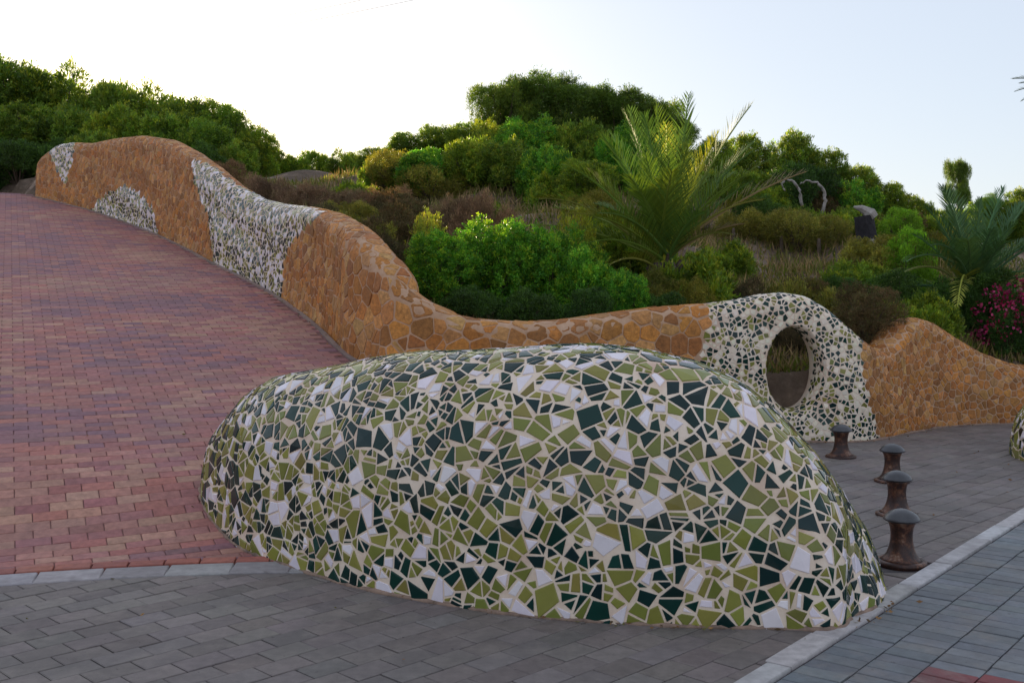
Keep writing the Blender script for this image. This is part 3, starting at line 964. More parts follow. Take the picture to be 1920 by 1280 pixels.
for k, (u, Y, lb) in enumerate(BL):
    r_ = empty('bollard', (X_of(u, Y), Y, 0.0), rnd.uniform(0, 6))
    tag(r_, lb, 'bollard', 'rusty mooring bollards on the plaza')
    for nm, me in (('base', base_m), ('shaft', shaft_m), ('cap', cap_m)): link(nm, me, r_)

# ------------------------------------------------------------------ vegetation
M_LEAF = leaf_mat('leaf', 0.42, tint=(3.2, 2.7, 1.7))
M_DRY = leaf_mat('dry_leaf', 0.25, 0.8, tint=(2.4, 2.2, 2.0), tcol=(1.2, 1.0, 0.7))
M_PALM = leaf_mat('palm_leaf', 0.22, 0.68, tint=(1.95, 2.1, 1.85))
M_FLOWER = leaf_mat('petal', 0.3, 0.6, tcol=(1.2, 0.6, 0.9))
M_BARK = plain_mat('bark', (0.05, 0.035, 0.025), (0.15, 0.11, 0.08), 18, 0.9, 0.01, 40)
M_DEAD = plain_mat('dead_wood', (0.22, 0.19, 0.17), (0.42, 0.38, 0.35), 12, 0.85, 0.006, 50)

def unit(a): return a / np.maximum(1e-6, np.linalg.norm(a, axis=1))[:, None]
def leaves(pos, dirs, length, width, colors, rs):
    n = len(pos)
    side_ = unit(np.cross(dirs, rs.normal(size=(n, 3))))
    L_ = length[:, None]; W_ = width[:, None]
    v = np.empty((n, 4, 3))
    v[:, 0] = pos; v[:, 1] = pos + dirs * L_ * 0.5 + side_ * W_ * 0.5
    v[:, 2] = pos + dirs * L_; v[:, 3] = pos + dirs * L_ * 0.5 - side_ * W_ * 0.5
    f = np.arange(n * 4).reshape(n, 4)
    return v.reshape(-1, 3), f, np.repeat(colors, 4, axis=0)

def crown(name, seed, asp, ntuft, per, leaf, palette, mat, flat=0.0, lobes=18, lobe_r=(.2, .36), up=0.5, spread=0.05, fuzzy=0.10, tipcol=None):
    rs = np.random.RandomState(seed); lobes = int(lobes * max(1, asp) ** .8); ntuft = int(ntuft * max(.8, asp) ** .6)
    th = rs.rand(lobes) * 6.283; rr = np.sqrt(rs.rand(lobes)) * 0.72; zc = 0.12 + rs.rand(lobes) * 0.62
    zc = zc * (1 - 0.45 * rr ** 2); zc = np.where(rs.rand(lobes) < flat, 0.70 + 0.1 * rs.rand(lobes), zc)
    C = np.stack([rr * np.cos(th), rr * np.sin(th), zc * asp], 1); R = rs.uniform(*lobe_r, lobes) * min(1.15, .55 + .45 * asp)
    li = rs.choice(lobes, ntuft * 2, p=R ** 2 / (R ** 2).sum())
    d = unit(rs.normal(size=(ntuft * 2, 3)) + np.array([0, 0, 0.25]))
    p = C[li] + d * (R[li] * (0.86 + rs.normal(0, fuzzy, ntuft * 2)))[:, None]
    dist = np.linalg.norm(p[:, None, :] - C[None], axis=2) / R[None]
    deep = (dist < 0.80).sum(1) - (dist[np.arange(len(p)), li] < 0.80)
    keep = (deep < 1) | (rs.rand(len(p)) < 0.12)
    keep &= p[:, 2] > 0.0
    zs = asp / np.percentile(p[keep][:, 2], 99); p[:, 2] *= zs; C[:, 2] *= zs
    p, d, li = p[keep][:ntuft], d[keep][:ntuft], li[keep][:ntuft]
    n = len(p)
    pos = np.repeat(p, per, 0) + rs.normal(0, spread, (n * per, 3)) * 0.6
    dirs = unit(np.repeat(d, per, 0) * 0.7 + np.array([0, 0, up]) + rs.normal(0, 0.55, (n * per, 3)))
    pal = np.array(palette)
    lobe_tone = rs.uniform(0.62, 1.35, lobes)
    tuftc = pal[rs.randint(0, len(pal), n)] * (lobe_tone[li] * rs.uniform(0.7, 1.3, n))[:, None]
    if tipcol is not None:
        tip = rs.rand(n) < 0.04 + 0.22 * np.clip(d[:, 2], 0, 1)  # lighter colour favours upward-facing tufts, painting skylight into the crown tops
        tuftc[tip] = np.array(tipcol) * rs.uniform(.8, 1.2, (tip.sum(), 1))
    col = np.repeat(tuftc, per, 0) * rs.uniform(0.75, 1.25, (n * per, 1))
    L_ = leaf[0] * rs.uniform(0.6, 1.3, n * per); W_ = leaf[1] * rs.uniform(0.7, 1.3, n * per)
    V_, F_, c_ = leaves(pos, dirs, L_, W_, col, rs)
    me = mesh_np(name, V_, F_, c_, mat)
    sp_ = Soup()
    for k in range(lobes):
        mid = C[k] * np.array([.45, .45, .55]) + rs.normal(0, .03, 3); mid[2] = max(mid[2], .05)
        V2, F2 = tube([(C[k][0] * .06, C[k][1] * .06, -0.05), tuple(mid), tuple(C[k])], [0.028, 0.017, 0.007], 5)
        sp_.add(V2, F2, (0.08, 0.06, 0.045))
    return me, sp_.mesh('branches', M_BARK)

GREEN = [(0.045, 0.088, 0.016), (0.060, 0.110, 0.020), (0.038, 0.075, 0.018), (0.075, 0.115, 0.020)]
LUSH = [(0.030, 0.105, 0.016), (0.045, 0.135, 0.020), (0.022, 0.08, 0.018), (0.065, 0.145, 0.022)]
DEEP = [(0.022, 0.052, 0.018), (0.030, 0.068, 0.020), (0.018, 0.042, 0.018)]
OLIVE = [(0.085, 0.095, 0.028), (0.10, 0.095, 0.032), (0.065, 0.080, 0.025)]
BROWN = [(0.100, 0.066, 0.045), (0.13, 0.088, 0.06), (0.078, 0.052, 0.038), (0.115, 0.088, 0.055)]
DUSK = [(0.055, 0.040, 0.022), (0.075, 0.055, 0.03), (0.045, 0.048, 0.02)]
BRIGHT = [(0.075, 0.15, 0.015), (0.095, 0.17, 0.02), (0.055, 0.125, 0.015)]
YELL = [(0.10, 0.13, 0.02), (0.08, 0.12, 0.022), (0.13, 0.14, 0.022)]
PROTO = {}
def proto(kind, variants, **kw):
    PROTO[kind] = (100 + 17 * len(PROTO), variants, kw)
BUILT = {}
BINS = (0.6, 1.1, 1.8)
def get_crown(kind, k, aspect):
    a = min(BINS, key=lambda b: abs(math.log(b / aspect)))
    sd0, nv, kw = PROTO[kind]; key = (kind, a, k % nv)
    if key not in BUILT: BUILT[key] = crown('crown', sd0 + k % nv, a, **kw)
    return BUILT[key], a
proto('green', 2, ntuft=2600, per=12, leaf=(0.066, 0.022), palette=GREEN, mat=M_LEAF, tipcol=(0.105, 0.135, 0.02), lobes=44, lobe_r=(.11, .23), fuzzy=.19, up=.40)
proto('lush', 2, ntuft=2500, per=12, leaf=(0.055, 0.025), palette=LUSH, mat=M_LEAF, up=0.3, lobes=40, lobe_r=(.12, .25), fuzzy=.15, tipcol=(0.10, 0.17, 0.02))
proto('deep', 1, lobes=30, lobe_r=(.14,.28), ntuft=3000, per=7, leaf=(0.06, 0.022), palette=DEEP, mat=M_LEAF)
proto('olive', 1, lobes=30, lobe_r=(.14,.28), ntuft=2800, per=7, leaf=(0.065, 0.014), palette=OLIVE, mat=M_LEAF, up=0.5, fuzzy=.16)
proto('brown', 1, lobes=30, lobe_r=(.14,.28), ntuft=3200, per=8, leaf=(0.075, 0.010), palette=BROWN, mat=M_DRY, up=0.9, fuzzy=.18)
proto('dusk', 1, lobes=30, lobe_r=(.14,.28), ntuft=2800, per=7, leaf=(0.07, 0.014), palette=DUSK, mat=M_DRY, up=0.7, fuzzy=.15)
proto('bright', 1, lobes=30, lobe_r=(.14,.28), ntuft=2800, per=7, leaf=(0.06, 0.024), palette=BRIGHT, mat=M_LEAF, up=.6)
proto('airy', 1, ntuft=900, per=7, leaf=(0.07, 0.028), palette=YELL, mat=M_LEAF, up=.9, fuzzy=.30, lobes=12)
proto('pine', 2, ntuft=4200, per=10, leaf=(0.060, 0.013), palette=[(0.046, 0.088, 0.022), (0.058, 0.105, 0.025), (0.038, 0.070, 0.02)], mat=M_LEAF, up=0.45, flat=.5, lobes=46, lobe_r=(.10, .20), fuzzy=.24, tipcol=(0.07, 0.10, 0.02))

cnt = {}
def shrub(kind, u, Y, vtop, wpx, label, name='shrub', cat='shrub', group=None, sink=0.15, dep=1.0):
    x = X_of(u, Y); zg = ground(x, Y)
    ztop = P(u, vtop, Y).z
    h = max(0.25, ztop - zg) * 0.96; w = wpx / FPX * Y / 2
    k = cnt.get(kind, 0); cnt[kind] = k + 1
    (cr, br), asp = get_crown(kind, k, h / w)
    r_ = empty(name, (x, Y, zg - 0.03), rnd.uniform(0, 6.28))
    c_ = link('crown', cr, r_); b_ = link('branches', br, r_)
    for o in (c_, b_): o.scale = (w, w * dep, h / asp)
    tag(r_, label, cat, group)
    return r_

# left mass above the head of the ramp
GL = 'evergreen shrubs on the dune behind the head of the ramp'
for i, (u, Y, vt_, w) in enumerate([(-90, 33, 112, 260), (30, 33, 116, 240), (120, 33, 138, 230), (205, 33, 160, 230), (290, 32.5, 176, 220), (365, 32, 186, 200), (432, 31.5, 202, 140), (478, 31, 244, 110)]):
    shrub('green', u, Y, vt_, w, ['evergreen shrub at far left of the skyline, cut by the photo edge', 'tallest evergreen shrub on the left skyline', 'evergreen shrub on left skyline, third from the left edge', 'evergreen shrub on left skyline above the small mosaic triangle', 'evergreen shrub on left skyline above the wall\'s highest hump', 'evergreen shrub on left skyline, third from the bright gap', 'sunlit evergreen shrub on left skyline where it steps down', 'lowest evergreen shrub of the left skyline beside the bright gap'][i], group=GL)
for i, (u, Y, vt_, w) in enumerate([(-40, 29.5, 185, 180), (60, 29, 195, 170), (150, 29, 205, 170), (235, 28.5, 205, 170), (320, 28, 215, 160), (395, 27, 228, 130), (448, 26, 262, 100)]):
    shrub('green', u, Y, vt_, w, ['green shrub below the left skyline, at the left photo edge', 'green shrub in middle row, above the ramp\'s crest', 'green shrub in middle row, behind the wall\'s left end', 'green shrub in middle row, behind the wall\'s highest hump', 'green shrub in middle row, right of the wall\'s highest hump', 'green shrub in middle row above the large mosaic patch', 'small green shrub ending the middle row beside brown scrub'][i], group=GL)
for i, (u, Y, vt_, w) in enumerate([(-30, 27.8, 255, 150), (40, 27.6, 262, 140), (105, 27.8, 262, 120), (180, 25, 246, 120), (385, 22, 268, 110)]):
    shrub('deep' if i != 3 else 'green', u, Y, vt_, w, ['dark shrub at the ramp crest, touching the left photo edge', 'dark shrub at the ramp crest, second from the left edge', 'dark shrub just left of the wall\'s end', 'green shrub peeping over the wall between its two left humps', 'dark green shrub behind the wall above the large mosaic patch'][i], group=GL)
# low skyline in the gap
for i, (u, Y, vt_, w) in enumerate([(520, 33, 278, 90), (580, 33, 284, 110), (650, 32, 286, 110), (705, 30, 276, 90)]):
    shrub('green', u, Y, vt_, w, ['low shrub at left of the bright skyline gap', 'low shrub in the middle of the bright skyline gap', 'low shrub at right of the bright skyline gap', 'low shrub where the skyline starts to rise to the hill'][i], group='low shrubs in the skyline gap')
# hill skyline, left of the pine
GH = 'green shrubs climbing the central hill'
HL = [('green', 765, 26, 250, 120, 'shrub on rising skyline, farthest left of the central hill'), ('green', 830, 26, 236, 120, 'shrub on rising skyline left of the hilltop pines'),
 ('airy', 905, 24, 222, 70, 'yellow backlit shrub below the left hilltop pine'), ('green', 880, 25, 232, 120, 'shrub below the left hilltop pine on the skyline'),
 ('lush', 985, 23.5, 222, 150, 'bright green shrub directly under the hilltop pines'), ('green', 1080, 23.5, 232, 150, 'green shrub under the middle hilltop pine'),
 ('lush', 1165, 22.5, 235, 130, 'green shrub behind the tall palm\'s upright fronds'),
 ('green', 730, 22, 300, 130, 'leftmost green shrub on the middle of the hill'), ('lush', 800, 21.5, 280, 150, 'green shrub mid hill, second from the left'), ('green', 880, 21.5, 262, 150, 'green shrub in the middle of the hillside above brown scrub'),
 ('green', 955, 21, 268, 150, 'green shrub mid hill, left of the palm'), ('lush', 1030, 20.5, 276, 150, 'green shrub beside the palm\'s left fronds'), ('green', 1100, 19.5, 300, 140, 'green shrub directly behind the palm\'s left fronds')]
for k, u, Y, vt_, w, lb in HL: shrub(k, u, Y, vt_, w, lb, group=GH)
for i, (u, Y, vt_, w) in enumerate([(942, 26, 156, 150), (1005, 26.5, 144, 190), (1080, 26.3, 160, 190), (1150, 26.5, 172, 190), (1212, 26.2, 192, 160), (1265, 26, 222, 110)]):
    x_ = shrub('pine', u, Y, vt_, w, ['leftmost flat-topped pine on the hilltop', 'second flat-topped pine from left on the hilltop', 'third flat-topped pine from left on the hilltop', 'fourth hilltop pine, left of the palm\'s top', 'fifth hilltop pine, behind the palm\'s upright fronds', 'smallest and rightmost hilltop pine, right behind the palm\'s top'][i], 'pine_tree', 'tree', 'low pines on the hilltop')
    me = mesh_np('trunk', *tube([(0, 0, -.2), (.08, .03, .5), (-.05, .1, .9), (.06, 0, 1.2)], [.12, .10, .08, .04], 8), mat=M_BARK, smooth_shade=True)
    link('trunk', me, x_)
# brown scrub
GB = 'dry brown scrub behind the wall'
BR = [('brown', 905, 16.5, 362, 150, 'dry brown bush behind the bright green bush'), ('brown', 840, 17, 372, 110, 'dry brown bush left of the brown bush in mid slope'), ('brown', 730, 18.5, 350, 130, 'dry brown scrub below the left hill shrubs'),
 ('brown', 650, 19.5, 356, 120, 'dry brown scrub below the pale sand patch'), ('brown', 570, 18.5, 345, 120, 'dry brown scrub behind the large mosaic patch'), ('brown', 500, 17.5, 330, 110, 'dry brown scrub above the crest of the large mosaic patch'),
 ('brown', 430, 19, 300, 80, 'brown scrub right of the wall\'s highest hump'),
 ('dusk', 600, 15.5, 380, 130, 'dark brownish bush just behind the wall\'s middle shoulder'), ('dusk', 690, 14.5, 405, 130, 'dark brownish bush left of the bright green bush'), ('dusk', 740, 13.2, 448, 100, 'low dark bush touching the bright green bush'), ('olive', 655, 17.2, 378, 130, 'olive bush between brown scrub and dark bushes')]
for k, u, Y, vt_, w, lb in BR: shrub(k, u, Y, vt_, w, lb, group=GB)
# lush bushes right behind the wall
GW = 'green bushes directly behind the low stretch of wall'
LB = [('airy', 800, 13.2, 395, 100, 'sparse yellow-green sprigs above the bright green bush'), ('lush', 830, 12.7, 432, 170, 'bright green bush left of the low stretch of wall'), ('lush', 930, 13.2, 410, 190, 'tallest bright green bush behind the low wall'),
 ('lush', 1030, 13.3, 425, 170, 'bright green bush left of the palm\'s foot'), ('airy', 1080, 14.2, 385, 110, 'yellow-green airy bush under the palm\'s left fronds'), ('lush', 1110, 12.9, 462, 170, 'bright green bush at the palm\'s foot'),
 ('deep', 880, 12.2, 535, 150, 'dark low bush against the wall\'s lowest dip, left one'), ('deep', 990, 12.2, 540, 150, 'dark low bush against the wall\'s lowest dip, right one'), ('deep', 1090, 12.2, 535, 130, 'dark low bush against the wall below the palm'), ('lush', 1165, 12.6, 510, 120, 'low green bush against the wall right of the dark bushes')]
for k, u, Y, vt_, w, lb in LB: shrub(k, u, Y, vt_, w, lb, group=GW)
for k, u, Y, vt_, w, lb in [('olive', 1215, 13.6, 500, 120, 'olive scrub hiding the left of the tall palm\'s trunk'), ('olive', 1285, 13.4, 520, 120, 'olive scrub at the right foot of the tall palm'), ('deep', 1245, 12.9, 545, 140, 'dark low scrub between the wall and the tall palm\'s trunk')]: shrub(k, u, Y, vt_, w, lb, group=GW)
# right slope
GR = 'shrubs on the slope right of the palm'
RS = [('green', 1330, 24, 258, 110, 'shrub on the skyline touching the palm\'s right side'), ('green', 1395, 25, 252, 110, 'skyline shrub just right of the palm'), ('green', 1480, 25, 248, 130, 'tallest skyline shrub right of the palm'), ('green', 1545, 25, 280, 120, 'skyline shrub right of the tallest right-hand one'),
 ('green', 1605, 25, 312, 120, 'skyline shrub halfway down the right slope'), ('green', 1660, 25, 342, 110, 'skyline shrub near the foot of the right slope'), ('green', 1712, 25, 368, 90, 'lowest skyline shrub of the right slope'),
 ('deep', 1500, 22.5, 305, 150, 'dark shrub framing the pale dead branch'), ('lush', 1590, 22.5, 340, 130, 'green shrub right of the pale dead branch'), ('olive', 1400, 19.5, 395, 150, 'olive mound right of the palm on mid slope'),
 ('olive', 1490, 19, 390, 150, 'olive mound below the pale dead branch'), ('olive', 1548, 19.2, 402, 110, 'olive mound left of the weathered stump'), ('olive', 1612, 17.2, 442, 90, 'low olive clump in front of the weathered stump'), ('deep', 1420, 20.5, 365, 110, 'dark shrub behind the palm\'s right fronds'),
 ('bright', 1688, 18.5, 388, 100, 'vivid green bush right of the weathered stump'), ('bright', 1705, 16.5, 425, 110, 'vivid green bush below the other vivid one'), ('deep', 1690, 14.5, 505, 150, 'dark bush behind the wall dip beside the portal'), ('deep', 1590, 14.2, 515, 120, 'dark green low bush above the portal\'s right shoulder'),
 ('deep', 1780, 14.6, 520, 150, 'dark bush under the blue-green palm'), ('deep', 1850, 15.0, 500, 150, 'dark bush behind the flowering oleander'), ('dusk', 1400, 14.0, 520, 120, 'dry dark scrub left above the portal'), ('dusk', 1510, 14.2, 515, 120, 'dry dark scrub behind the portal top'),
 ('green', 1770, 27, 392, 90, 'green shrub at the foot of the slim tree'), ('green', 1850, 27, 372, 110, 'shrub behind the blue-green palm'), ('green', 1915, 27, 352, 100, 'shrub at the right photo edge behind the palm'), ('dusk', 1478, 13.2, 600, 110, 'dry brown scrub seen through the oval window')]
for k, u, Y, vt_, w, lb in RS: shrub(k, u, Y, vt_, w, lb, group=GR)
rf = random.Random(3)
for k in range(40):
    u, v = rf.uniform(640, 1760), rf.uniform(300, 520)
    Y = 12.8 + (520 - v) / 220 * 11 + rf.uniform(-1, 1)
    x = X_of(u, Y); zg = ground(x, Y); vt_ = proj((x, Y, zg + rf.uniform(.35, .8)))[1]
    kd = rf.choice(['olive', 'dusk', 'green', 'olive', 'green'])
    zone = 'left of the palm, high on the slope' if u < 1150 and v < 400 else 'left of the palm, low behind the wall' if u < 1150 else 'right of the palm, high on the slope' if v < 400 else 'right of the palm, low on the slope'
    shrub(kd, u, Y, vt_, rf.uniform(1.0, 1.9) / Y * FPX, 'low %s scrub clump %s' % ({'olive': 'olive', 'dusk': 'brownish', 'green': 'green'}[kd], zone), group='low scrub clumps on the dune slope')
same = {}
for o in list(COL.objects):
    if o.get('group') == 'low scrub clumps on the dune slope': same.setdefault(o['label'], []).append(o)
for lb, os_ in same.items():
    if len(os_) > 1:
        os_.sort(key=lambda o: o.location.x / o.location.y)
        for o, w_ in zip(os_, ['first', 'second', 'third', 'fourth', 'fifth', 'sixth', 'seventh', 'eighth', 'ninth', 'tenth', 'eleventh', 'twelfth']): o['label'] = lb + ', %s from left' % w_
# slim tree on the right skyline
xt = X_of(1795, 28); zg = ground(xt, 28)
tr = empty('slim_tree', (xt, 28, zg)); tag(tr, 'slim sparse tree standing alone against the sky at right', 'tree')
Ht = P(1795, 305, 28).z - zg
link('trunk', mesh_np('trunk', *tube([(0, 0, -.2), (.05, 0, Ht * .4), (-.05, 0, Ht * .7), (.05, 0, Ht * .92)], [.10, .08, .06, .02], 7), mat=M_BARK, smooth_shade=True), tr)
for k, (dx, z0, w, h) in enumerate([(-.05, .55, .42, .45), (.22, .45, .40, .40), (-.22, .66, .28, .25), (.42, .25, .35, .35), (.0, .25, .4, .35)]):
    (me_, _), a_ = get_crown('airy' if k == 4 else 'pine', k, 1.1)
    o = link('crown', me_, tr); o.location = (dx, 0, Ht * z0); o.scale = (w, w, Ht * h / a_); o.rotation_euler = (k * .7, k * 1.3, k)

# ------------------------------------------------------------------ palms
def frond(base, tip, sag, col, rs, nl=38, llen=0.48, lw=0.015, vee=0.55, dead=False):
    b, t = Vector(base), Vector(tip)
    d = t - b; Ln = d.length
    mid = b + d * 0.5 + Vector((0, 0, 1)) * sag * Ln
    pts = []
    for k in range(13):
        s = k / 12; pts.append(b * (1 - s) ** 2 + mid * 2 * s * (1 - s) + t * s * s)
    V_, F_ = tube(pts, [0.022 * (1 - .85 * k / 12) + .003 for k in range(13)], 5)
    sp_ = Soup(); sp_.add(V_, F_, tuple(np.array(col) * 1.25))
    for k in range(nl):
        s = 0.14 + 0.86 * (k + .5) / nl
        p = b * (1 - s) ** 2 + mid * 2 * s * (1 - s) + t * s * s
        tg = ((mid - b) * (1 - s) + (t - mid) * s).normalized()
        sd_v = tg.cross(Vector((0, 0, 1)))
        if sd_v.length < .1: sd_v = Vector((1, 0, 0))
        sd_v.normalize(); upv = sd_v.cross(tg)
        prof = math.sin(math.pi * min(1, .18 + .80 * s)) ** .6
        for sgn in (-1, 1):
            ang = 0.98 - 0.50 * s + rs.uniform(-.12, .12)
            dr = (tg * math.cos(ang) + (sd_v * sgn * math.cos(vee) + upv * math.sin(vee) * rs.uniform(.5, 1.3)) * math.sin(ang)).normalized()
            l = llen * prof * rs.uniform(.85, 1.15) * min(1.25, Ln / 2.2)
            wv = dr.cross(upv).normalized() * lw * .5
            m1 = p + dr * l * .5 + Vector((0, 0, -.015 * l)); e = p + dr * l + Vector((0, 0, -.10 * l))
            c = np.array(col) * rs.uniform(.7, 1.3)
            sp_.add([p - wv * .5, p + wv * .5, m1 + wv, m1 - wv, e], [(0, 1, 2, 3), (3, 2, 4)], tuple(c))
    return sp_

def palm(name, label, base, crown_z, tips, seed, pal, trunk_r=.16, extra=10, ext_len=2.2, sagr=(.12, .24), llen=.50, el_rng=(-.1, 1.25)):
    rs = np.random.RandomState(seed)
    r_ = empty(name, base); tag(r_, label, 'palm')
    b = Vector(base); cz = Vector((0, 0, crown_z))
    hts = np.linspace(0, crown_z, 10)
    V_, F_ = tube([(0, 0, h - .1 if h == 0 else h) for h in hts], [trunk_r * (1.25 - .3 * (k % 2) * .4 - .25 * k / 9) for k in range(10)], 10)
    link('trunk', mesh_np('trunk', V_, F_, mat=M_BARK, smooth_shade=True), r_)
    # leaf-base stubs
    for k in range(22 if crown_z < 2 else 0):
        a = rs.rand() * 6.28; h = crown_z * (0.15 + .8 * rs.rand())
        p = Vector((math.cos(a) * trunk_r * .8, math.sin(a) * trunk_r * .8, h)); q = p + Vector((math.cos(a) * .13, math.sin(a) * .13, .16))
        link('leaf_stub', mesh_np('leaf_stub', *tube([p, q], [.035, .02], 5), mat=M_BARK), r_)
    for k, tp in enumerate(tips):
        (u, v, Y), sag, ci = tp
        t = P(u, v, Y) - b
        st0 = cz + Vector((rs.uniform(-.08, .08), rs.uniform(-.08, .08), rs.uniform(-.12, .1)))
        s_ = frond(st0, t, sag, pal[ci], rs, llen=llen)
        link('frond', s_.mesh('frond', M_PALM), r_)
    for k in range(extra):
        a = rs.rand() * 6.28; el = rs.uniform(*el_rng); l = ext_len * rs.uniform(.75, 1.1)
        t = cz + Vector((math.cos(a) * math.cos(el), math.sin(a) * math.cos(el), math.sin(el))) * l
        s_ = frond(cz + Vector((rs.uniform(-.06, .06), rs.uniform(-.06, .06), 0)), t, rs.uniform(*sagr), pal[rs.randint(0, 3)], rs, llen=llen)
        link('frond', s_.mesh('frond', M_PALM), r_)
    return r_
PG = [(0.075, 0.110, 0.020), (0.058, 0.095, 0.024), (0.095, 0.115, 0.020), (0.26, 0.24, 0.03), (0.17, 0.095, 0.05), (0.13, 0.12, 0.03)]
pb = Vector((X_of(1245, 14.2), 14.2, 0)); pb.z = ground(pb.x, pb.y)
tips1 = [((1292, 178, 14.6), .03, 0), ((1408, 198, 14.3), .14, 2), ((1182, 205, 14.8), .02, 1), ((1250, 235, 15.6), .02, 3), ((1232, 200, 14.4), .02, 0), ((1150, 255, 15), .06, 1),
 ((1345, 250, 13.6), .08, 3), ((1448, 298, 14.0), .20, 2), ((1512, 322, 14.6), .12, 4), ((1430, 375, 13.2), .22, 5), ((1395, 330, 12.9), .16, 0), ((1105, 320, 14.2), .12, 5), ((1012, 372, 14.0), .26, 5), ((1062, 400, 13.3), .22, 5),
 ((1085, 462, 13.2), .22, 0), ((1120, 400, 12.7), .2, 1), ((1130, 505, 13.0), .20, 5), ((1180, 330, 12.7), .12, 0), ((1260, 320, 12.5), .12, 2), ((1320, 400, 12.6), .2, 1), ((1375, 440, 13.0), .22, 5), ((1300, 290, 15.4), .05, 3), ((1210, 290, 13.2), .06, 0), ((1395, 420, 14.3), .18, 4)]
palm('palm_tree', 'tall feathery green palm in the middle of the planting', pb, P(1245, 492, 14.2).z - pb.z, tips1, 21, PG, extra=22, ext_len=1.9, el_rng=(.25, 1.35))
BG = [(0.050, 0.090, 0.042), (0.042, 0.078, 0.038), (0.060, 0.095, 0.040), (0.20, 0.19, 0.04), (0.12, 0.12, 0.05)]
pb2 = Vector((X_of(1820, 15.2), 15.2, 0)); pb2.z = ground(pb2.x, pb2.y)
tips2 = [((1880, 352, 15.6), .05, 0), ((1838, 372, 15.0), .03, 1), ((1925, 380, 15.4), .10, 0), ((1765, 408, 15.2), .12, 0), ((1712, 440, 15.0), .20, 2), ((1655, 545, 14.4), .42, 4), ((1700, 490, 14.3), .28, 0), ((1795, 575, 13.9), .40, 3),
 ((1900, 420, 14.2), .12, 1), ((1860, 430, 13.8), .14, 0), ((1960, 440, 14.6), .18, 2), ((1800, 400, 16), .04, 1), ((1745, 460, 14.0), .22, 1), ((1990, 520, 14.6), .28, 0), ((1815, 450, 13.7), .16, 2)]
palm('palm_tree', 'blue-green palm above the oleander at the right edge', pb2, P(1820, 545, 15.2).z - pb2.z, tips2, 33, BG, extra=12, ext_len=1.7)
pb3 = Vector((X_of(1985, 24), 24, 0)); pb3.z = ground(pb3.x, pb3.y)
tips3 = [((1898, 148, 24), .10, 1), ((1902, 172, 23.6), .16, 1), ((1915, 190, 24.4), .22, 0)]
palm('palm_tree', 'tall palm mostly out of frame, frond tips at the top right edge', pb3, P(1985, 165, 24).z - pb3.z, tips3, 44, [(0.04, 0.06, 0.035)] * 5, trunk_r=.17, extra=16, ext_len=1.0)

# oleander with magenta flowers
def oleander(u, Y, vtop, w, label):
    x = X_of(u, Y); zg = ground(x, Y); h = P(u, vtop, Y).z - zg; ww = w / FPX * Y / 2
    rs = np.random.RandomState(u)
    r_ = empty('oleander', (x, Y, zg)); tag(r_, label, 'shrub', 'flowering oleanders at the right edge')
    (c0, b0), a_ = get_crown('deep', 0, h / ww)
    for nm_, me_ in (('crown', c0), ('branches', b0)): link(nm_, me_, r_).scale = (ww, ww, h / a_)
    n = 52
    d = unit(rs.normal(size=(n, 3)) + np.array([0, -.5, .35])); c = d * np.array([ww * .95, ww * .95, h * .5]) + np.array([0, 0, h * .52])
    c = np.repeat(c, 12, 0) + rs.normal(0, .045, (n * 12, 3))
    dirs = unit(np.repeat(d, 12, 0) + rs.normal(0, .8, (n * 12, 3)))
    pal = np.array([(0.42, 0.02, 0.11), (0.30, 0.012, 0.085), (0.55, 0.07, 0.20), (0.22, 0.01, 0.05)])
    LL, WW, CC = rs.uniform(.035, .06, n * 12), rs.uniform(.03, .05, n * 12), pal[rs.randint(0, 4, n * 12)]
    for q in range(n):                                   # each cluster of blossoms is a part
        a, b = q * 12, q * 12 + 12
        V_, F_, cc = leaves(c[a:b], dirs[a:b], LL[a:b], WW[a:b], CC[a:b], rs)
        link('blossom', mesh_np('blossom', V_, F_, cc, M_FLOWER), r_)
oleander(1885, 14.1, 545, 110, 'magenta flowering oleander at the right edge, behind the wall')
oleander(1935, 14.3, 530, 110, 'magenta oleander cut by the right photo edge')

def on_ground(u, v, y0=12.5, y1=30):
    """where the line of sight through (u, v) meets the dune"""
    Ys = np.linspace(y0, y1, 350); pts = np.array([P(u, v, y) for y in Ys])
    below = np.where((pts[:, 2] < dune_arr(pts[:, :2])) & (seg_side(pts[:, :2]) > .3))[0]
    p = Vector(pts[below[0]]) if len(below) else P(u, v, 18)
    p.z = ground(p.x, p.y); return p
# ------------------------------------------------------------------ dead wood, stump, posts
def tube_thing(name, label, cat, pts, radii, mat, group=None):
    b = pts[0]; r_ = link(name, mesh_np(name, *tube([p - b for p in pts], radii, 7), mat=mat, smooth_shade=True)); r_.location = b
    tag(r_, label, cat, group)
def wobbly(pix, Y, seed, r0, r1):
    rs_ = random.Random(seed); pts = []
    for a, b in zip(pix[:-1], pix[1:]):
        for k in range(4): pts.append(P(a[0] + (b[0] - a[0]) * k / 4 + rs_.gauss(0, .8), a[1] + (b[1] - a[1]) * k / 4 + rs_.gauss(0, .8), Y + rs_.gauss(0, .03)))
    pts.append(P(*pix[-1], Y)); n_ = len(pts)
    return pts, [(r0 + (r1 - r0) * k / (n_ - 1)) * rs_.uniform(.75, 1.2) for k in range(n_)]
tube_thing('dead_branch', 'thin pale dead branch curling over at left, in the dark shrub', 'branch', *wobbly([(1503, 385), (1500, 358), (1488, 340), (1472, 336), (1465, 346), (1472, 358)], 20.7, 1, .034, .012), M_DEAD, 'pale dead branches')
tube_thing('dead_branch', 'thin pale dead branch bent like a hook, right one', 'branch', *wobbly([(1541, 400), (1549, 376), (1545, 355), (1532, 343), (1514, 338), (1500, 346)], 20.6, 2, .040, .012), M_DEAD, 'pale dead branches')
sb = P(1622, 440, 18.0); sb.z = ground(sb.x, sb.y)
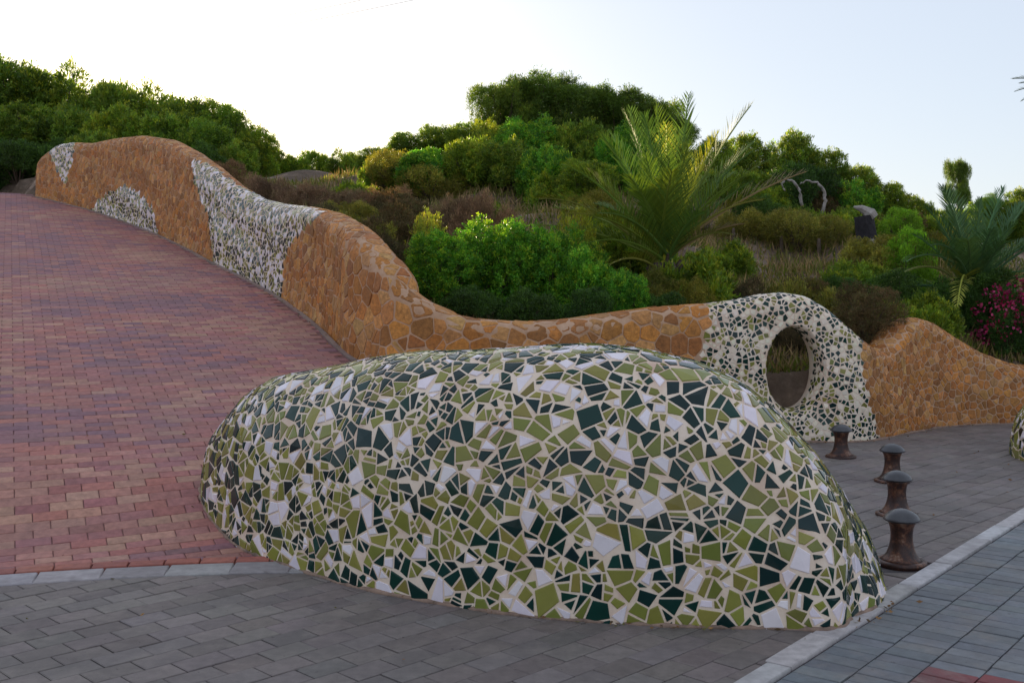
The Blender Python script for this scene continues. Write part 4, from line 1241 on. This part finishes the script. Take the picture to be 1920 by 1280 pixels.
stp = empty('tree_stump', sb); tag(stp, 'weathered dark stump with a pale slanted top on the right slope', 'stump')
hs = P(1620, 390, sb.y).z - sb.z
link('trunk', mesh_np('trunk', *tube([(0, 0, -.2), (.02, 0, hs * .5), (-.03, 0, hs * .85)], [.2, .17, .16], 9), mat=plain_mat('charred_wood', (.012, .011, .014), (.04, .035, .04), 9, .9, .02, 18)), stp)
link('broken_top', mesh_np('broken_top', *tube([(.12, -.05, hs * .80), (.06, -.04, hs * .88), (.0, -.03, hs * .94), (-.08, -.02, hs * .99), (-.20, 0, hs * 1.02)], [.10, .12, .08, .06, .015], 7), mat=M_DEAD), stp)
for k, (u, Y, vt_, w, lb) in enumerate([(1375, 460, 440, .030, 'short dark stake nearest the palm'), (1465, 476, 455, .035, 'short dark stake below the olive mounds, second from the palm'), (1535, 482, 460, .035, 'short dark stake, third from the palm'), (1600, 478, 458, .03, 'short dark stake next to the thick post'), (1633, 502, 462, .075, 'thick grey post at the foot of the vivid green bush')]):
    g_ = on_ground(u, Y); x, Y, z = g_; h = P(u, vt_, Y).z - z + 0.12
    r_ = link('stake', mesh_np('stake', *lathe([(w, -.1), (w * .95, h * .9), (w * .6, h)], 9), mat=M_DEAD if k == 4 else M_BARK)); r_.location = (x, Y, z); tag(r_, lb, 'post', 'stakes on the slope')

# ------------------------------------------------------------------ dry grass and ground cover
def grass(name, n, region, pal, mat, lmin, lmax, width, seed, label):
    rs = np.random.RandomState(seed)
    u = rs.uniform(region[0], region[1], n); Y = rs.uniform(region[2], region[3], n)
    xy_ = np.stack([(u - 960) / FPX * Y, Y], 1)
    clump = np.sin(xy_[:, 0] * 2.9 + 1.7 * np.sin(xy_[:, 1] * 1.9)) + np.sin(xy_[:, 1] * 3.3 - xy_[:, 0]) + rs.normal(0, .8, n)
    ok = (seg_side(xy_) > 0.33) & (clump > -0.5)
    xy_ = xy_[ok]; n = len(xy_)
    z = dune_arr(xy_)
    pos = np.column_stack([xy_, z - .02]); dirs = unit(np.array([0, 0, 1.0]) + rs.normal(0, .55, (n, 3)))
    pal = np.array(pal); c = pal[rs.randint(0, len(pal), n)] * rs.uniform(.6, 1.3, (n, 1))
    V_, F_, cc = leaves(pos, dirs, rs.uniform(lmin, lmax, n), np.full(n, width), c, rs)
    o = link(name, mesh_np(name, V_, F_, cc, mat)); tag(o, label, 'grass', kind='stuff')
grass('dry_grass', 60000, (380, 2050, 11.5, 24), [(.16, .12, .06), (.12, .10, .045), (.20, .15, .085), (.09, .09, .03)], M_DRY, .10, .32, .016, 5, 'dry straw-coloured grass covering the dune')
grass('ground_cover', 50000, (380, 2050, 11.5, 26), [(.05, .075, .018), (.07, .085, .025), (.04, .06, .02)], M_LEAF, .08, .22, .03, 6, 'low green ground cover between the shrubs')

# ------------------------------------------------------------------ fallen leaves on the paving
rs = np.random.RandomState(8); pts = []
while len(pts) < 110:
    x, y = rs.uniform(-4, 6), rs.uniform(4.2, 11)
    if seg_side_fast(x, y) < -.3: pts.append((x, y, zpave(x, y) + .010))
for k in range(170):
    i_ = rs.randint(200, ns - 40); o_ = abs(rs.normal(0, .06)) + .03; q_ = FR[i_] + NR[i_] * o_
    pts.append((q_[0], q_[1], zpave(*q_) + .012))
foot = [(-1.75, 6.86), (-1.37, 6.40), (-1.0, 6.05), (-.5, 5.62), (0, 5.32), (.49, 5.16), (.95, 5.09), (1.45, 5.10), (1.8, 5.2), (2.0, 5.5)]
for k in range(120):
    f_ = rs.rand() * (len(foot) - 1.001); a_, b_ = foot[int(f_)], foot[int(f_) + 1]; t_ = f_ - int(f_); o_ = abs(rs.normal(0, .05))
    pts.append((a_[0] + (b_[0] - a_[0]) * t_ - o_ * .3, a_[1] + (b_[1] - a_[1]) * t_ - o_, zpave(a_[0], a_[1]) + .010))
pts = np.array(pts); n = len(pts); dr_ = unit(np.column_stack([rs.normal(size=(n, 2)), rs.normal(0, .12, n)]))
pl_ = np.array([(.10, .06, .03), (.05, .035, .02), (.16, .10, .045), (.07, .07, .03)])
V_, F_, cc = leaves(pts, dr_, rs.uniform(.015, .045, n), rs.uniform(.008, .018, n), pl_[rs.randint(0, 4, n)], rs)
tag(link('leaf_litter', mesh_np('leaf_litter', V_, F_, cc, M_DRY)), 'tiny fallen leaves scattered over the paving', 'leaves', kind='stuff')

# ------------------------------------------------------------------ overhead cables
for k, (u0, v0, u1, v1, lb) in enumerate([(860, -40, -260, 118, 'upper faint overhead cable crossing the sky'), (860, -18, -260, 128, 'lower faint overhead cable crossing the sky')]):
    a, b = P(u0, v0, 60), P(u1, v1, 95)
    pts = [a + (b - a) * (i / 16) - Vector((0, 0, 1.2 * 4 * (i / 16) * (1 - i / 16))) for i in range(17)]
    tube_thing('overhead_cable', lb, 'cable', pts, [.010] * 17, M_BARK, 'overhead cables')
